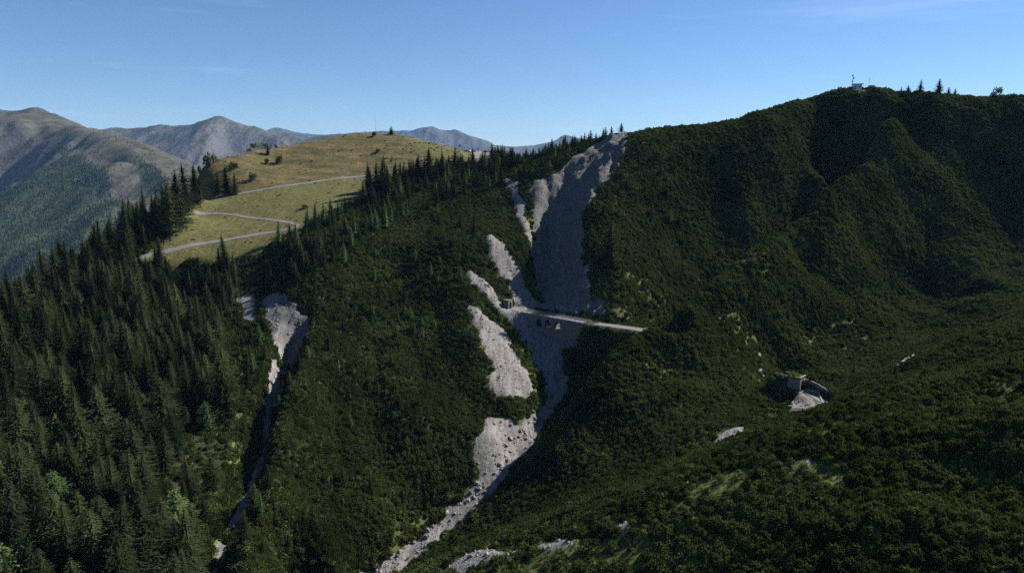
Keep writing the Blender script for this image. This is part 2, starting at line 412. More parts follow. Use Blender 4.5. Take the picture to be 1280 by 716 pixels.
class MB:
    def __init__(s): s.v = []; s.f = []
    def add(s, vs, fs):
        n = len(s.v); s.v += [tuple(p) for p in vs]; s.f += [tuple(i+n for i in f) for f in fs]; return s
    def box(s, c, d, rz=0, M=None):
        x, y, z = d[0]/2, d[1]/2, d[2]/2; ca, sa = math.cos(rz), math.sin(rz)
        vs = []
        for sx, sy, sz in [(-1,-1,-1),(1,-1,-1),(1,1,-1),(-1,1,-1),(-1,-1,1),(1,-1,1),(1,1,1),(-1,1,1)]:
            px, py = sx*x, sy*y; vs.append((c[0]+px*ca-py*sa, c[1]+px*sa+py*ca, c[2]+sz*z))
        return s.add(vs, [(3,2,1,0),(4,5,6,7),(0,1,5,4),(1,2,6,5),(2,3,7,6),(3,0,4,7)])
    def tube(s, p, q, r0, r1=None, n=6):
        r1 = r0 if r1 is None else r1; p = Vector(p); q = Vector(q); d = (q-p).normalized()
        a = d.orthogonal().normalized(); b = d.cross(a)
        vs = [p+(a*math.cos(t)+b*math.sin(t))*r0 for t in [2*math.pi*k/n for k in range(n)]]+[q+(a*math.cos(t)+b*math.sin(t))*r1 for t in [2*math.pi*k/n for k in range(n)]]
        fs = [(k, (k+1) % n, n+(k+1) % n, n+k) for k in range(n)]+[tuple(range(n-1, -1, -1)), tuple(range(n, 2*n))]
        return s.add(vs, fs)
    def mesh(s, name, mat, smooth=False): return mesh_np(name, s.v, s.f, [mat], smooth)
    def build(s, name, mat, parent=None, smooth=False, loc=None): return link(name, s.mesh(name, mat, smooth), parent, loc)

# ---------------------------------------------------------------- materials
class NT:
    def __init__(s, name):
        s.m = bpy.data.materials.new(name); s.m.use_nodes = True; s.n = s.m.node_tree.nodes; s.l = s.m.node_tree.links; s.n.clear()
        s.out = s.n.new('ShaderNodeOutputMaterial')
    def node(s, t, **kw):
        o = s.n.new(t)
        for k, v in kw.items(): setattr(o, k, v)
        return o
    def val(s, sock, v):
        if isinstance(v, bpy.types.NodeSocket): s.l.new(v, sock)
        elif v is not None:
            if isinstance(v, tuple) and len(v) == 3 and sock.type == 'RGBA': v = (*v, 1)
            sock.default_value = v
    def mix(s, f, a, b, bt='MIX'):
        o = s.node('ShaderNodeMix', data_type='RGBA', blend_type=bt)
        s.val(o.inputs['Factor'], f); s.val(o.inputs['A'], a); s.val(o.inputs['B'], b); return o.outputs['Result']
    def math(s, op, a, b=0.0, c=None, clamp=False):
        o = s.node('ShaderNodeMath', operation=op, use_clamp=clamp); s.val(o.inputs[0], a); s.val(o.inputs[1], b)
        if c is not None: s.val(o.inputs[2], c)
        return o.outputs[0]
    def noise(s, scale, detail=4, rough=0.55, vec=None, dist=0.0):
        o = s.node('ShaderNodeTexNoise'); o.inputs['Scale'].default_value = scale; o.inputs['Detail'].default_value = detail
        o.inputs['Roughness'].default_value = rough; o.inputs['Distortion'].default_value = dist
        if vec is not None: s.l.new(vec, o.inputs['Vector'])
        return o.outputs['Fac']
    def pos(s, scale=(1, 1, 1), rot=(0, 0, 0), obj=False):
        if obj: src = s.node('ShaderNodeTexCoord').outputs['Object']
        else: src = s.node('ShaderNodeNewGeometry').outputs['Position']
        mp = s.node('ShaderNodeMapping'); mp.inputs['Scale'].default_value = scale; mp.inputs['Rotation'].default_value = rot
        s.l.new(src, mp.inputs['Vector']); return mp.outputs['Vector']
    def ramp(s, f, stops):
        o = s.node('ShaderNodeValToRGB'); e = o.color_ramp.elements
        while len(e) > len(stops): e.remove(e[-1])
        while len(e) < len(stops): e.new(0.5)
        for k, (p, c) in enumerate(stops): e[k].position = p; e[k].color = (*c, 1) if isinstance(c, tuple) else (c, c, c, 1)
        s.l.new(f, o.inputs['Fac']); return o.outputs['Color']
    def attr(s, name):
        return s.node('ShaderNodeAttribute', attribute_name=name).outputs['Fac']
    def bump(s, h, strength=0.5, dist=0.3):
        o = s.node('ShaderNodeBump'); o.inputs['Strength'].default_value = strength; o.inputs['Distance'].default_value = dist; s.l.new(h, o.inputs['Height']); return o.outputs['Normal']
    def surf(s, color, rough=0.85, normal=None, spec=0.2, metal=0.0):
        b = s.node('ShaderNodeBsdfPrincipled'); s.val(b.inputs['Base Color'], color); s.val(b.inputs['Roughness'], rough)
        b.inputs['Specular IOR Level'].default_value = spec; b.inputs['Metallic'].default_value = metal
        if normal is not None: s.l.new(normal, b.inputs['Normal'])
        s.l.new(b.outputs[0], s.out.inputs['Surface']); return s.m
def foliage(name, dark, light, trans=0.2, var=0.5):
    t = NT(name)
    rnd = t.node('ShaderNodeObjectInfo').outputs['Random']
    nz = t.ramp(t.noise(0.035, 4, 0.6, t.pos()), [(.34, 0.0), (.66, 1.0)]); nf = t.noise(1.3, 2, 0.6, t.pos())
    f = t.math('ADD', t.math('MULTIPLY', rnd, var), t.math('MULTIPLY', nz, 1-var))
    f = t.math('ADD', f, t.math('MULTIPLY', t.math('SUBTRACT', nf, 0.5), 0.7), clamp=True)
    c = t.ramp(f, [(0.2, dark), (0.8, light)])
    d = t.node('ShaderNodeBsdfDiffuse'); t.val(d.inputs['Color'], c)
    tr = t.node('ShaderNodeBsdfTranslucent'); t.val(tr.inputs['Color'], t.mix(0.5, c, (light[0]*1.3, light[1]*1.5, light[2]*0.8)))
    mx = t.node('ShaderNodeMixShader'); mx.inputs[0].default_value = trans
    t.l.new(d.outputs[0], mx.inputs[1]); t.l.new(tr.outputs[0], mx.inputs[2]); t.l.new(mx.outputs[0], t.out.inputs['Surface'])
    return t.m
M = {}
M['spruce'] = foliage('spruce_needles', (0.009, 0.015, 0.007), (0.046, 0.056, 0.023), 0.10)
M['larch'] = foliage('larch_needles', (0.035, 0.060, 0.025), (0.090, 0.125, 0.045), 0.25)
M['mugo'] = foliage('dwarf_pine_needles', (0.020, 0.034, 0.011), (0.112, 0.134, 0.044), 0.12, 0.42)
M['leaf'] = foliage('alder_leaves', (0.032, 0.048, 0.014), (0.090, 0.108, 0.034), 0.2)
M['shrub'] = foliage('juniper_leaves', (0.025, 0.036, 0.016), (0.065, 0.080, 0.032), 0.15)
M['tuft'] = foliage('grass_blades', (0.050, 0.065, 0.020), (0.115, 0.125, 0.042), 0.2)
t = NT('bark'); M['bark'] = t.surf(t.ramp(t.noise(3, 4, .6, t.pos((1, 1, .2), obj=True)), [(.3, (.045, .035, .027)), (.75, (.13, .105, .085))]), .95)
t = NT('dead_wood'); M['dead'] = t.surf(t.ramp(t.noise(3, 4, .6, t.pos((1, 1, .2), obj=True)), [(.3, (.16, .15, .14)), (.75, (.34, .33, .31))]), .9)
t = NT('boulder_rock')
_r = t.node('ShaderNodeObjectInfo').outputs['Random']
M['rock'] = t.surf(t.mix(t.noise(1.1, 5, .65, t.pos()), t.mix(_r, (0.1061, 0.0994, 0.0948), (0.1923, 0.1823, 0.1724)), (0.2254, 0.2155, 0.2055)), .9, t.bump(t.noise(3, 4, .7, t.pos()), .7, .15))
t = NT('asphalt')
M['road'] = t.surf(t.mix(t.noise(.25, 4, .6, t.pos()), (0.0928, 0.0902, 0.0862), (0.1658, 0.1591, 0.1525)), .9, t.bump(t.noise(6, 3, .7, t.pos()), .2, .03))
t = NT('gravel'); M['gravel'] = t.surf(t.mix(t.noise(.3, 5, .7, t.pos()), (0.1193, 0.1127, 0.1061), (0.1989, 0.1890, 0.1790)), .95, t.bump(t.noise(4, 3, .7, t.pos()), .4, .06))
t = NT('masonry')
_b = t.node('ShaderNodeTexBrick'); _b.inputs['Scale'].default_value = 1.0; _b.inputs['Brick Width'].default_value = .7; _b.inputs['Row Height'].default_value = .35; _b.inputs['Mortar Size'].default_value = .03
_b.inputs['Color1'].default_value = (.12, .115, .11, 1); _b.inputs['Color2'].default_value = (.20, .19, .18, 1); _b.inputs['Mortar'].default_value = (.07, .068, .065, 1)
_sw = t.node('ShaderNodeCombineXYZ'); _sp = t.node('ShaderNodeSeparateXYZ'); t.l.new(t.node('ShaderNodeTexCoord').outputs['Object'], _sp.inputs[0])
t.l.new(_sp.outputs['X'], _sw.inputs['X']); t.l.new(_sp.outputs['Z'], _sw.inputs['Y']); t.l.new(_sw.outputs[0], _b.inputs['Vector'])
M['stone'] = t.surf(t.mix(t.math('MULTIPLY', t.noise(.35, 5, .65, t.pos()), .7), _b.outputs['Color'], (.10, .10, .085)), .95, t.bump(_b.outputs['Fac'], .5, -.05))
t = NT('concrete'); M['concrete'] = t.surf(t.mix(t.noise(.6, 6, .7, t.pos((1, 1, .3))), (0.1152, 0.1116, 0.1044), (0.2376, 0.2304, 0.2160)), .9)
def plain(name, c, rough=.6, metal=0.0, amt=.25):
    t = NT(name); M[name] = t.surf(t.mix(t.noise(1.2, 4, .6, t.pos()), tuple(x*(1-amt) for x in c), c), rough, metal=metal, spec=.4); return M[name]
plain('white_paint', (.62, .61, .59)); plain('roof_metal', (.09, .085, .08), .5); plain('steel', (.30, .31, .32), .45, .6); plain('dark_box', (.05, .06, .05)); plain('rust_plate', (.10, .09, .08))
plain('tyre', (.02, .02, .02), .9); plain('glass_dark', (.02, .025, .03), .1); plain('headlight_glass', (.5, .5, .48), .2)
for k, c in enumerate([(.02, .02, .025), (.55, .55, .56), (.30, .045, .04), (.10, .12, .16), (.62, .60, .56), (.05, .07, .12)]): plain('car_paint_%d' % k, c, .3)
plain('cloth_dark', (.03, .03, .045), .9); plain('cloth_pale', (.45, .40, .38), .9); plain('skin', (.42, .27, .20), .6); plain('hair', (.03, .02, .015), .8)

# ================================================================ the ground sheet of the valley
t = NT('mountain_ground')
bare, mead, lush, scar = t.attr('bare'), t.attr('meadow'), t.attr('lush'), t.attr('scar_shade')
n1 = t.noise(.10, 5, .6, t.pos()); n2 = t.noise(.6, 5, .65, t.pos()); n3 = t.noise(2.6, 4, .7, t.pos())
strk = t.noise(1.0, 5, .65, t.pos((.55, .075, .2), (0, 0, R(-14)), False))
forest = t.mix(n2, (0.0163, 0.0192, 0.0089), (0.0444, 0.0429, 0.0222))
# meadow: straw and green in soft bands along the contours
band = t.noise(1.0, 5, .65, t.pos((0.0222, 0.1480, 0.2590)))
mg = t.ramp(t.math('ADD', t.math('MULTIPLY', band, .55), t.math('MULTIPLY', n1, .5)), [(.40, (0.0444, 0.0444, 0.0163)), (.50, (0.080, 0.068, 0.029)), (.62, (0.135, 0.100, 0.047))])
n4 = t.noise(.33, 4, .75, t.pos((1, 1.6, 1)))
mg = t.mix(t.math('MULTIPLY', t.ramp(t.math('ADD', t.math('MULTIPLY', n4, .65), t.math('MULTIPLY', n3, .35)), [(.42, 1.0), (.53, 0.0)]), .72), mg, (0.0385, 0.0407, 0.0163))
dry = t.mix(t.math('MULTIPLY', t.attr('green'), .8), mg, t.mix(t.ramp(t.math('ADD', t.math('MULTIPLY', n4, .7), t.math('MULTIPLY', n3, .3)), [(.38, 0.0), (.6, 1.0)]), (.036, .046, .014), (.112, .108, .040)))
lg = t.mix(n2, (.045, .056, .016), (.115, .122, .038))
rock = t.ramp(t.math('ADD', t.math('MULTIPLY', strk, .55), t.math('MULTIPLY', n2, .45)), [(.40, (0.1001, 0.0931, 0.0870)), (.50, (0.1783, 0.1670, 0.1583)), (.59, (0.2479, 0.2340, 0.2236))])
vor = t.node('ShaderNodeTexVoronoi'); vor.inputs['Scale'].default_value = 1.1; t.l.new(t.pos(), vor.inputs['Vector'])
rock = t.mix(t.math('MULTIPLY', t.ramp(vor.outputs['Distance'], [(.05, 0.0), (.6, 1.0)]), .35), rock, (0.0966, 0.0920, 0.0869))
rock = t.mix(t.math('MULTIPLY', scar, .75), rock, t.mix(t.math('ADD', t.math('MULTIPLY', strk, .6), t.math('MULTIPLY', n2, .4)), (0.0391, 0.0400, 0.0409), (0.1087, 0.1061, 0.1027)))  # shade painted into the scar walls: rock colour darkened there
def edge(a, lo=.38, hi=.58, amt=.5):
    v = t.math('ADD', a, t.math('MULTIPLY', t.math('SUBTRACT', n2, .5), amt)); return t.ramp(v, [(lo, 0.0), (hi, 1.0)])
c = t.mix(edge(lush, .22, .55, .9), forest, lg)
c = t.mix(edge(mead, .4, .6), c, dry)
rockmask = edge(bare, .36, .62, 1.0)
c = t.mix(rockmask, c, rock)
hgt = t.math('ADD', t.math('MULTIPLY', n2, .9), t.math('ADD', t.math('MULTIPLY', n3, .5), t.math('MULTIPLY', strk, .7)))
M['ground'] = t.surf(c, .95, t.bump(hgt, .8, .55), spec=.1)

ny, nx = GX.shape
idx = np.arange(ny*nx).reshape(ny, nx)
quads = np.stack([idx[:-1, :-1], idx[:-1, 1:], idx[1:, 1:], idx[1:, :-1]], -1).reshape(-1, 4)
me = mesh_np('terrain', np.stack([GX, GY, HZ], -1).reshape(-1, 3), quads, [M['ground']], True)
Zgreen = blur(zone([([(150,330),(222,285),(230,256),(300,242),(400,226),(470,218),(545,208),(520,214),(452,248),(376,288),(330,320),(188,332)], 340, 560), ([(520,172),(575,184),(600,200),(540,205),(520,190)], 500, 620)]), 4)
for nm, a in (('bare', Zbare), ('meadow', Zmead), ('lush', Zlush), ('scar_shade', Zscar_shade), ('green', Zgreen)):
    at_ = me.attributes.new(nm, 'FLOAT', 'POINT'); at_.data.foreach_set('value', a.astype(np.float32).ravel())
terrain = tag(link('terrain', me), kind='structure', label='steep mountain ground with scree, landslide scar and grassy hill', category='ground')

# skirt of the hill below the surveyed sheet, down to the valley
rim = list(idx[0, :])+list(idx[1:, -1])+list(idx[-1, -2::-1])+list(idx[-2:0:-1, 0])
V3 = np.stack([GX, GY, HZ], -1).reshape(-1, 3)[rim]
cen = np.array([10, 380, 0]); out = V3-cen; out[:, 2] = 0
rings = [V3-np.array([0, 0, 0.02])]
for k, (s, dz) in enumerate([(1.18, -75), (1.6, -260), (2.6, -640), (3.6, -940)]):
    q = cen+out*s; q[:, 2] = V3[:, 2]*max(0, .8-.25*k)+dz; q[:, 2] += fbm(q[:, 0]/120, q[:, 1]/120, 3, 31)*30; rings.append(q)
n = len(rim); vv = np.concatenate(rings)
ff = np.array([(k*n+i, k*n+(i+1) % n, (k+1)*n+(i+1) % n, (k+1)*n+i) for k in range(4) for i in range(n)])
t = NT('far_forest'); M['farforest'] = t.surf(t.mix(t.noise(.02, 6, .7, t.pos()), (.018, .030, .014), (.065, .080, .035)), .95, t.bump(t.noise(.06, 3, .6, t.pos()), .8, 8))
tag(link('hill_foot', mesh_np('hill_foot', vv, ff, [M['farforest']], True)), kind='structure', label='lower wooded flanks of the mountain falling to the valley', category='ground')
# valley floor out to the horizon
vf = MB(); S = 21000; vf.add([(-S, -S, -900), (S, -S, -900), (S, S, -900), (-S, S, -900)], [(0, 1, 2, 3)])
tag(vf.build('valley_floor', M['farforest']), kind='structure', label='wooded valley floor far below the mountains', category='ground')

# ---------------------------------------------------------------- roads
def ribbon(line, half, lift=.0, thick=.5, drape=False):
    mb = MB(); vs = []; n = len(line)
    for k, p in enumerate(line):
        d = (line[min(k+1, n-1)]-line[max(k-1, 0)]); d.z = 0; d.normalize(); s = Vector((d.y, -d.x, 0))
        for w, dz in ((-half, -thick), (-half, lift), (half, lift), (half, -thick)): 
            q = p+s*w
            if drape: q.z = float(hsample(q.x, q.y))+.12
            vs.append(q+Vector((0, 0, dz)))
    fs = []
    for k in range(n-1):
        a = 4*k; b = a+4
        fs += [(a, b, b+1, a+1), (a+1, b+1, b+2, a+2), (a+2, b+2, b+3, a+3)]
    fs += [(0, 1, 2, 3), (4*n-1, 4*n-2, 4*n-3, 4*n-4)]
    return mb.add(vs, fs)
for nm, L, hw, lb in ROADS:
    tag(ribbon(L, hw, .10 if 'meadow' in nm or 'hairpin' in nm else .06, .5, 'meadow' in nm or 'hairpin' in nm).build(nm, M['gravel'] if nm == 'parking_lot' else M['road']), kind='structure', label=lb, category='road')
# ================================================================ far mountains
def massif(name, ctrl, x0, x1, y0, y1, st, c, amp, mat, label, forest=None, crest=6.0):
    P = np.array([at(*s) for s in ctrl['seen']]+list(ctrl.get('plan', [])))
    w = solve_rbf(P/np.array([10, 10, 1]), c/10)
    ax = np.arange(x0, x1, st); ay = np.arange(y0, y1, st); AX, AY = np.meshgrid(ax, ay)
    Z = rbf(AX/10, AY/10, P/np.array([10, 10, 1]), w, c/10)
    U, V = projv(AX, AY, Z)
    top = np.array([(s[0], s[1]) for s in ctrl['crest']]); top = top[np.argsort(top[:, 0])]
    below = np.clip((V-np.interp(U, top[:, 0], top[:, 1]))/18, 0, 1)
    L = amp*7
    Z = Z+(crest+amp*.8*below)*(ridged(AX/L, AY/(L*1.6), 5, 41)-.5)*1.6+amp*.9*below*(ridged(AX/(L*.45)+fbm(AX/L, AY/L, 2, 43)*.6, AY/(L*2.2), 4, 47)-.45)+crest*3.4*(ridged(AX/(crest*26), AY/(crest*26), 5, 49)-.5)
    n_y, n_x = AX.shape; ii = np.arange(n_y*n_x).reshape(n_y, n_x)
    q = np.stack([ii[:-1, :-1], ii[:-1, 1:], ii[1:, 1:], ii[1:, :-1]], -1).reshape(-1, 4)
    me = mesh_np(name, np.stack([AX, AY, Z], -1).reshape(-1, 3), q, [mat], True)
    F = np.zeros(AX.shape)
    if forest:
        for poly in forest: F = np.maximum(F, inpoly(U, V, poly).astype(float))
    a = me.attributes.new('forest', 'FLOAT', 'POINT'); a.data.foreach_set('value', blur(F, 1).astype(np.float32).ravel())
    o = tag(link(name, me), kind='structure', label=label, category='mountain')
    return AX, AY, Z, F
def alp_mat(name, s, low, grass, dry, rockc, rock_amt):
    t = NT(name)
    n = t.noise(.0035/s, 7, .65, t.pos()); n2 = t.noise(.02/s, 5, .7, t.pos())
    g = t.node('ShaderNodeNewGeometry'); sp = t.node('ShaderNodeSeparateXYZ'); t.l.new(g.outputs['True Normal'], sp.inputs[0])
    hz = t.node('ShaderNodeSeparateXYZ'); t.l.new(g.outputs['Position'], hz.inputs[0])
    alt = t.math('ADD', hz.outputs['Z'], t.math('MULTIPLY', t.math('SUBTRACT', n, .5), 260*s))
    c = t.mix(n, grass, dry)
    c = t.mix(t.ramp(t.math('MULTIPLY_ADD', alt, 1/900.0, .5), [(.42, 1.0), (.52, 0.0)]), c, t.mix(n2, low, grass))
    steep = t.ramp(t.math('ADD', sp.outputs['Z'], t.math('MULTIPLY', t.math('SUBTRACT', n2, .5), .25)), [(.62, 1.0), (.80, 0.0)])
    strat = t.noise(1.0, 6, .7, t.pos((.012/s, .0022/s, .004/s), (0, 0, R(12))))
    c = t.mix(t.math('MULTIPLY', t.ramp(strat, [(.46, 0.0), (.60, 1.0)]), .75*rock_amt), c, tuple(x*1.05 for x in rockc))
    c = t.mix(t.math('MULTIPLY', t.ramp(strat, [(.34, 1.0), (.46, 0.0)]), .6), c, low)
    c = t.mix(t.math('MULTIPLY', steep, rock_amt), c, t.mix(n2, tuple(x*.75 for x in rockc), rockc))
    shrub = t.math('MULTIPLY', t.ramp(n2, [(.55, 0.0), (.64, 1.0)]), .55)
    c = t.mix(shrub, c, low)
    f = t.ramp(t.math('ADD', t.attr('forest'), t.math('MULTIPLY', t.math('SUBTRACT', n2, .5), .5)), [(.42, 0.0), (.55, 1.0)])
    c = t.mix(f, c, t.mix(t.noise(.08/s, 3, .7, t.pos()), (.016, .026, .014), (.040, .055, .026)))
    return t.surf(c, .95, t.bump(t.math('ADD', n2, t.math('MULTIPLY', n, 2)), .8, 22*s), spec=.05)
m1 = alp_mat('near_alp', .5, (0.0161, 0.0205, 0.0112), (0.0323, 0.0348, 0.0186), (0.0591, 0.0497, 0.0298), (0.0932, 0.0901, 0.0870), .6)
m2 = alp_mat('rocky_alp', 1.0, (0.0186, 0.0218, 0.0150), (0.0360, 0.0373, 0.0236), (0.0528, 0.0485, 0.0323), (0.1057, 0.1026, 0.0995), .85)
m3 = alp_mat('distant_alp', 1.6, (0.0186, 0.0223, 0.0174), (0.0373, 0.0373, 0.0280), (0.0497, 0.0472, 0.0373), (0.0995, 0.0982, 0.0963), .9)
c1 = {'crest': [(-60,138),(0,137),(8,139),(16,142),(28,141),(40,135),(48,134),(58,138),(75,143),(88,152),(100,160),(112,168),(130,172),(165,186),(200,213),(230,245)],
 'seen': [(-200,140,5200),(-60,138,5200),(0,137,5200),(8,139,5100),(16,143,5000),(28,141,5200),(38,136,5200),(48,134,5200),(58,138,5200),(75,144,5150),(88,152,5050),(100,161,4900),
  (20,148,4400),(-60,152,4500),(70,157,4300),(110,169,4050),(130,173,3900),(165,187,3600),(200,214,3300),(235,250,3000),(290,320,2600),
  (95,188,3750),(60,207,3480),(30,228,3280),(0,250,3080),(-60,290,2850),(-150,330,2650),
  (110,240,3150),(60,262,2930),(0,300,2600),(30,335,2350),(100,300,2600),(150,255,2950),(150,310,2450),(-120,380,2200),
  (0,172,4250),(0,200,4080),(20,192,4060),(45,190,3980),(70,178,4050),(-60,205,4050),(-5,230,3900),(-60,240,3800),(30,208,3950),(-150,200,4200)],
 'plan': [(-3200, 6200, -250), (-2200, 6000, -250), (-4200, 6200, -250), (-1000, 4600, -600), (-700, 3400, -750), (-900, 2200, -800), (-1500, 5200, -350), (-2400, 1500, -800), (-4500, 4000, 300)]}
f1 = [[(84,191),(100,190),(116,197),(130,213),(136,236),(147,250),(142,292),(100,345),(-200,420),(-200,300),(0,250),(45,213)], [(165,196),(196,212),(216,240),(196,244),(178,228)], [(-40,235),(8,222),(12,240),(-10,250)], [(50,175),(75,172),(90,180),(60,186)]]
A1 = massif('grassy_massif', c1, -5200, -500, 1300, 6100, 20, 12, 75, m1, 'hazy grassy mountain with dark forested spur at far left', f1, 5)
c2 = {'crest': [(60,172),(130,163),(145,158),(180,159),(200,155),(240,156),(256,150),(268,146),(280,147),(300,155),(315,158),(345,163),(400,167),(440,167),(480,165),(520,171),(570,184),(640,196)],
 'seen': [(60,174,8200),(100,170,8100),(130,163,8000),(145,158.5,8000),(165,160,8000),(180,159,8000),(200,155,8000),(220,157,8000),(240,156,8000),(256,150.5,8000),(264,147,8000),(272,146,8000),(280,147.5,8000),(290,151,8050),(300,155,8100),(312,158,8150),(318,157,8150),(330,161,8200),(345,164,8250),(360,166,8300),(380,169,8300),(400,168,8400),(440,167,8450),(480,165,8500),(520,171,8550),(570,184,8600),(640,196,8700),(720,205,8800),
  (130,225,6900),(200,235,6800),(250,240,6700),(310,230,6700),(370,215,6900),(450,205,7100),(550,205,7300),(200,275,5900),(300,280,5800),(100,250,6400)],
 'plan': [(-5200, 10200, -300), (-3800, 10200, -300), (-2200, 10400, -300), (-600, 10600, -300), (800, 10400, -300), (-2500, 4900, -700), (-1200, 5200, -750), (200, 6000, -700)]}
massif('rocky_ridge', c2, -5600, 900, 4600, 10300, 28, 15, 210, m2, 'long hazy mountain ridge with rocky gullies behind the meadow hill', None, 10)
c3 = {'crest': [(300,172),(335,162),(345,159),(355,161),(400,170),(490,164),(520,164),(530,159),(540,157),(552,161),(559,165),(567,162),(578,166),(600,173),(613,178),(620,187),(660,196)],
 'seen': [(300,173,15200),(335,163,15000),(345,159,15000),(356,162,15000),(400,171,15200),(450,168,15000),(490,164,14600),(515,164,14400),(524,161,14200),(531,158.5,14200),(540,157,14200),(548,159.5,14200),(556,165,14200),(561,165,14200),(567,161.5,14200),(578,166.5,14200),(590,171,14200),(602,174,14200),(612,177,14200),(618,184,14200),(626,192,14200),(660,205,14400),(690,178,16000),(703,169,16000),(709,168,16000),(727,173,16000),(745,178,16000),(780,200,16000),
  (540,200,12600),(600,205,12400),(450,200,12800),(350,195,13000),(700,205,14200)],
 'plan': [(-5500, 18500, -300), (-2500, 18500, -300), (0, 18500, -300), (2000, 18500, -300), (-4000, 11200, -700), (-1000, 11000, -750), (1500, 11500, -700)]}
massif('blue_peaks', c3, -6200, 2600, 10900, 18500, 50, 20, 230, m3, 'pale blue rocky peaks on the horizon beyond the saddle', None, 14)

# ================================================================ plant prototypes (pooled mesh data)
def leafmesh(name, tris, mats, idxs=None):
    """tris: list of (4 pts) diamonds or (3 pts) triangles"""
    vs, fs = [], []
    for q in tris:
        n = len(vs); vs += q; fs.append(tuple(range(n, n+len(q))))
    return mesh_np(name, vs, fs, mats, False, idxs)
def vrot(a): return Vector((math.cos(a), math.sin(a), 0))
def spruce_crown(seed, h=20.0, rad=3.3, levels=40, droop=.35, per=7, bare=.08, gap=.12, name='crown', mat='spruce', irr=.18):
    r = random.Random(seed); T = []
    lop = [r.uniform(1-irr, 1+irr) for _ in range(7)]
    for L in range(levels):
        f = (L+r.random()*.6)/levels; z = h*(bare+(1-bare)*f**.92)
        ln0 = rad*((1-f)**.8)*(1 if f > .12 else .75+f*2)+.12
        n = max(4, int(per*(1-.45*f))); a0 = r.random()*6.28
        for b in range(n):
            if r.random() < gap: continue
            a = a0+6.283*b/n+r.uniform(-.3, .3); ln = ln0*r.uniform(.62, 1.12)*lop[int((a % 6.283)/6.284*7)]
            d = vrot(a); s = Vector((-d.y, d.x, 0)); base = Vector((0, 0, z))
            dr = droop*(1-.7*f)+r.uniform(-.1, .1)
            def sp(t): return base+d*ln*t+Vector((0, 0, -ln*dr*t*(1.25-.55*t*t)+ln*.22*f*t))
            segs = max(2, min(5, int(ln/.55)+1))
            for k in range(segs):
                t0 = (k+.25)/segs; t1 = (k+1.1)/segs; w = (ln*.26*(1-.55*t0)+.10)*r.uniform(.8, 1.2)
                p0 = sp(t0); p1 = sp(min(t1+.06, 1.12)); mid = (p0+p1)/2
                for sd in (-1, 1):
                    tip = p0.lerp(p1, .62)+s*sd*w*1.6+Vector((0, 0, -w*r.uniform(.15, .75)))
                    T.append([p0, mid+s*sd*w*.5+Vector((0, 0, .10*w)), tip] if sd > 0 else [p0, tip, mid+s*sd*w*.5+Vector((0, 0, .10*w))])
                T.append([p0+Vector((0, 0, .05)), p1+s*.11, p1+Vector((0, 0, -.28*w-.12)), p1-s*.11])
    # dense inner mass of twigs that keeps light from passing straight through
    for L in range(5):
        f0, f1 = L/5, (L+1.25)/5; z0 = h*(bare+.02+(1-bare)*f0*.95); z1 = min(h*.97, h*(bare+(1-bare)*f1*.95)); q0 = rad*.52*(1-f0)**.85; q1 = rad*.40*max(.03, 1-f1)**.9; a0 = r.random()
        for b in range(7):
            a, c = a0+6.283*b/7, a0+6.283*(b+1)/7; k0 = r.uniform(.85, 1.1)
            T.append([vrot(a)*q0*k0+Vector((0, 0, z0-q0*.3)), vrot(c)*q0*k0+Vector((0, 0, z0-q0*.3)), vrot(c)*q1*.3+Vector((0, 0, z1)), vrot(a)*q1*.3+Vector((0, 0, z1))])
    top = Vector((0, 0, h))
    for k in range(5):
        d = vrot(k*1.2566); T.append([Vector((0, 0, h*.965))-d*.02, Vector((0, 0, h*.98))+d*.16, top+Vector((0, 0, .25))])
    return leafmesh(name, T, [M[mat]])
def trunk_mesh(h, r0, n=7, name='trunk', mat='bark', seed=0):
    mb = MB(); rr = random.Random(seed); p = Vector((0, 0, -.9))
    for k in range(4):
        q = Vector((rr.uniform(-.05, .05), rr.uniform(-.05, .05), h*(.24*(k+1)))); mb.tube(p, q, r0*(1-.23*k), r0*(1-.23*(k+1)), n); p = q
    return mb.mesh(name, M[mat], True)
SPR = []     # (crown, trunk, height)
for k, (h, rad, lv, dr, per) in enumerate([(21, 3.9, 42, .42, 9), (19, 4.1, 38, .36, 9), (17, 3.3, 36, .45, 9), (15, 3.5, 32, .30, 9), (22, 3.6, 44, .5, 8), (12, 2.8, 26, .28, 9), (9, 2.4, 22, .22, 9), (6, 1.9, 17, .18, 9)]):
    SPR.append((spruce_crown(100+k, h, rad, lv, dr, per, bare=.05 if h < 13 else .08), trunk_mesh(h, h*.013, seed=k), h))
LAR = []
for k, (h, rad) in enumerate([(9, 2.2), (6.5, 1.9)]):
    LAR.append((spruce_crown(200+k, h, rad, 20, .02, 8, bare=.1, gap=.22, mat='larch', irr=.3), trunk_mesh(h, h*.014, seed=20+k), h))
def shrub_mesh(seed, n, rad, hgt, leaf, mat, name='bush'):
    """rounded leafy shrub: leaf clumps through an uneven volume"""
    r = random.Random(seed); T = []
    lob = [(Vector((r.uniform(-.5, .5)*rad, r.uniform(-.5, .5)*rad, hgt*r.uniform(.3, .62))), rad*r.uniform(.4, .68)) for _ in range(7)]
    for _ in range(n):
        c, q = r.choice(lob); d = Vector((r.gauss(0, 1), r.gauss(0, 1), r.gauss(.35, .8))).normalized()
        p = c+d*q*r.uniform(.55, 1.05); p.z = max(p.z*1.0, .03)
        a = d.orthogonal().normalized(); a.rotate(Matrix.Rotation(r.random()*6.28, 3, d)); b = d.cross(a); l = leaf*r.uniform(.6, 1.3)
        u = (a+d*r.uniform(-.6, .6)).normalized()
        T.append([p-u*l, p+b*l*.55, p+u*l, p-b*l*.55])
    return leafmesh(name, T, [M[mat]])
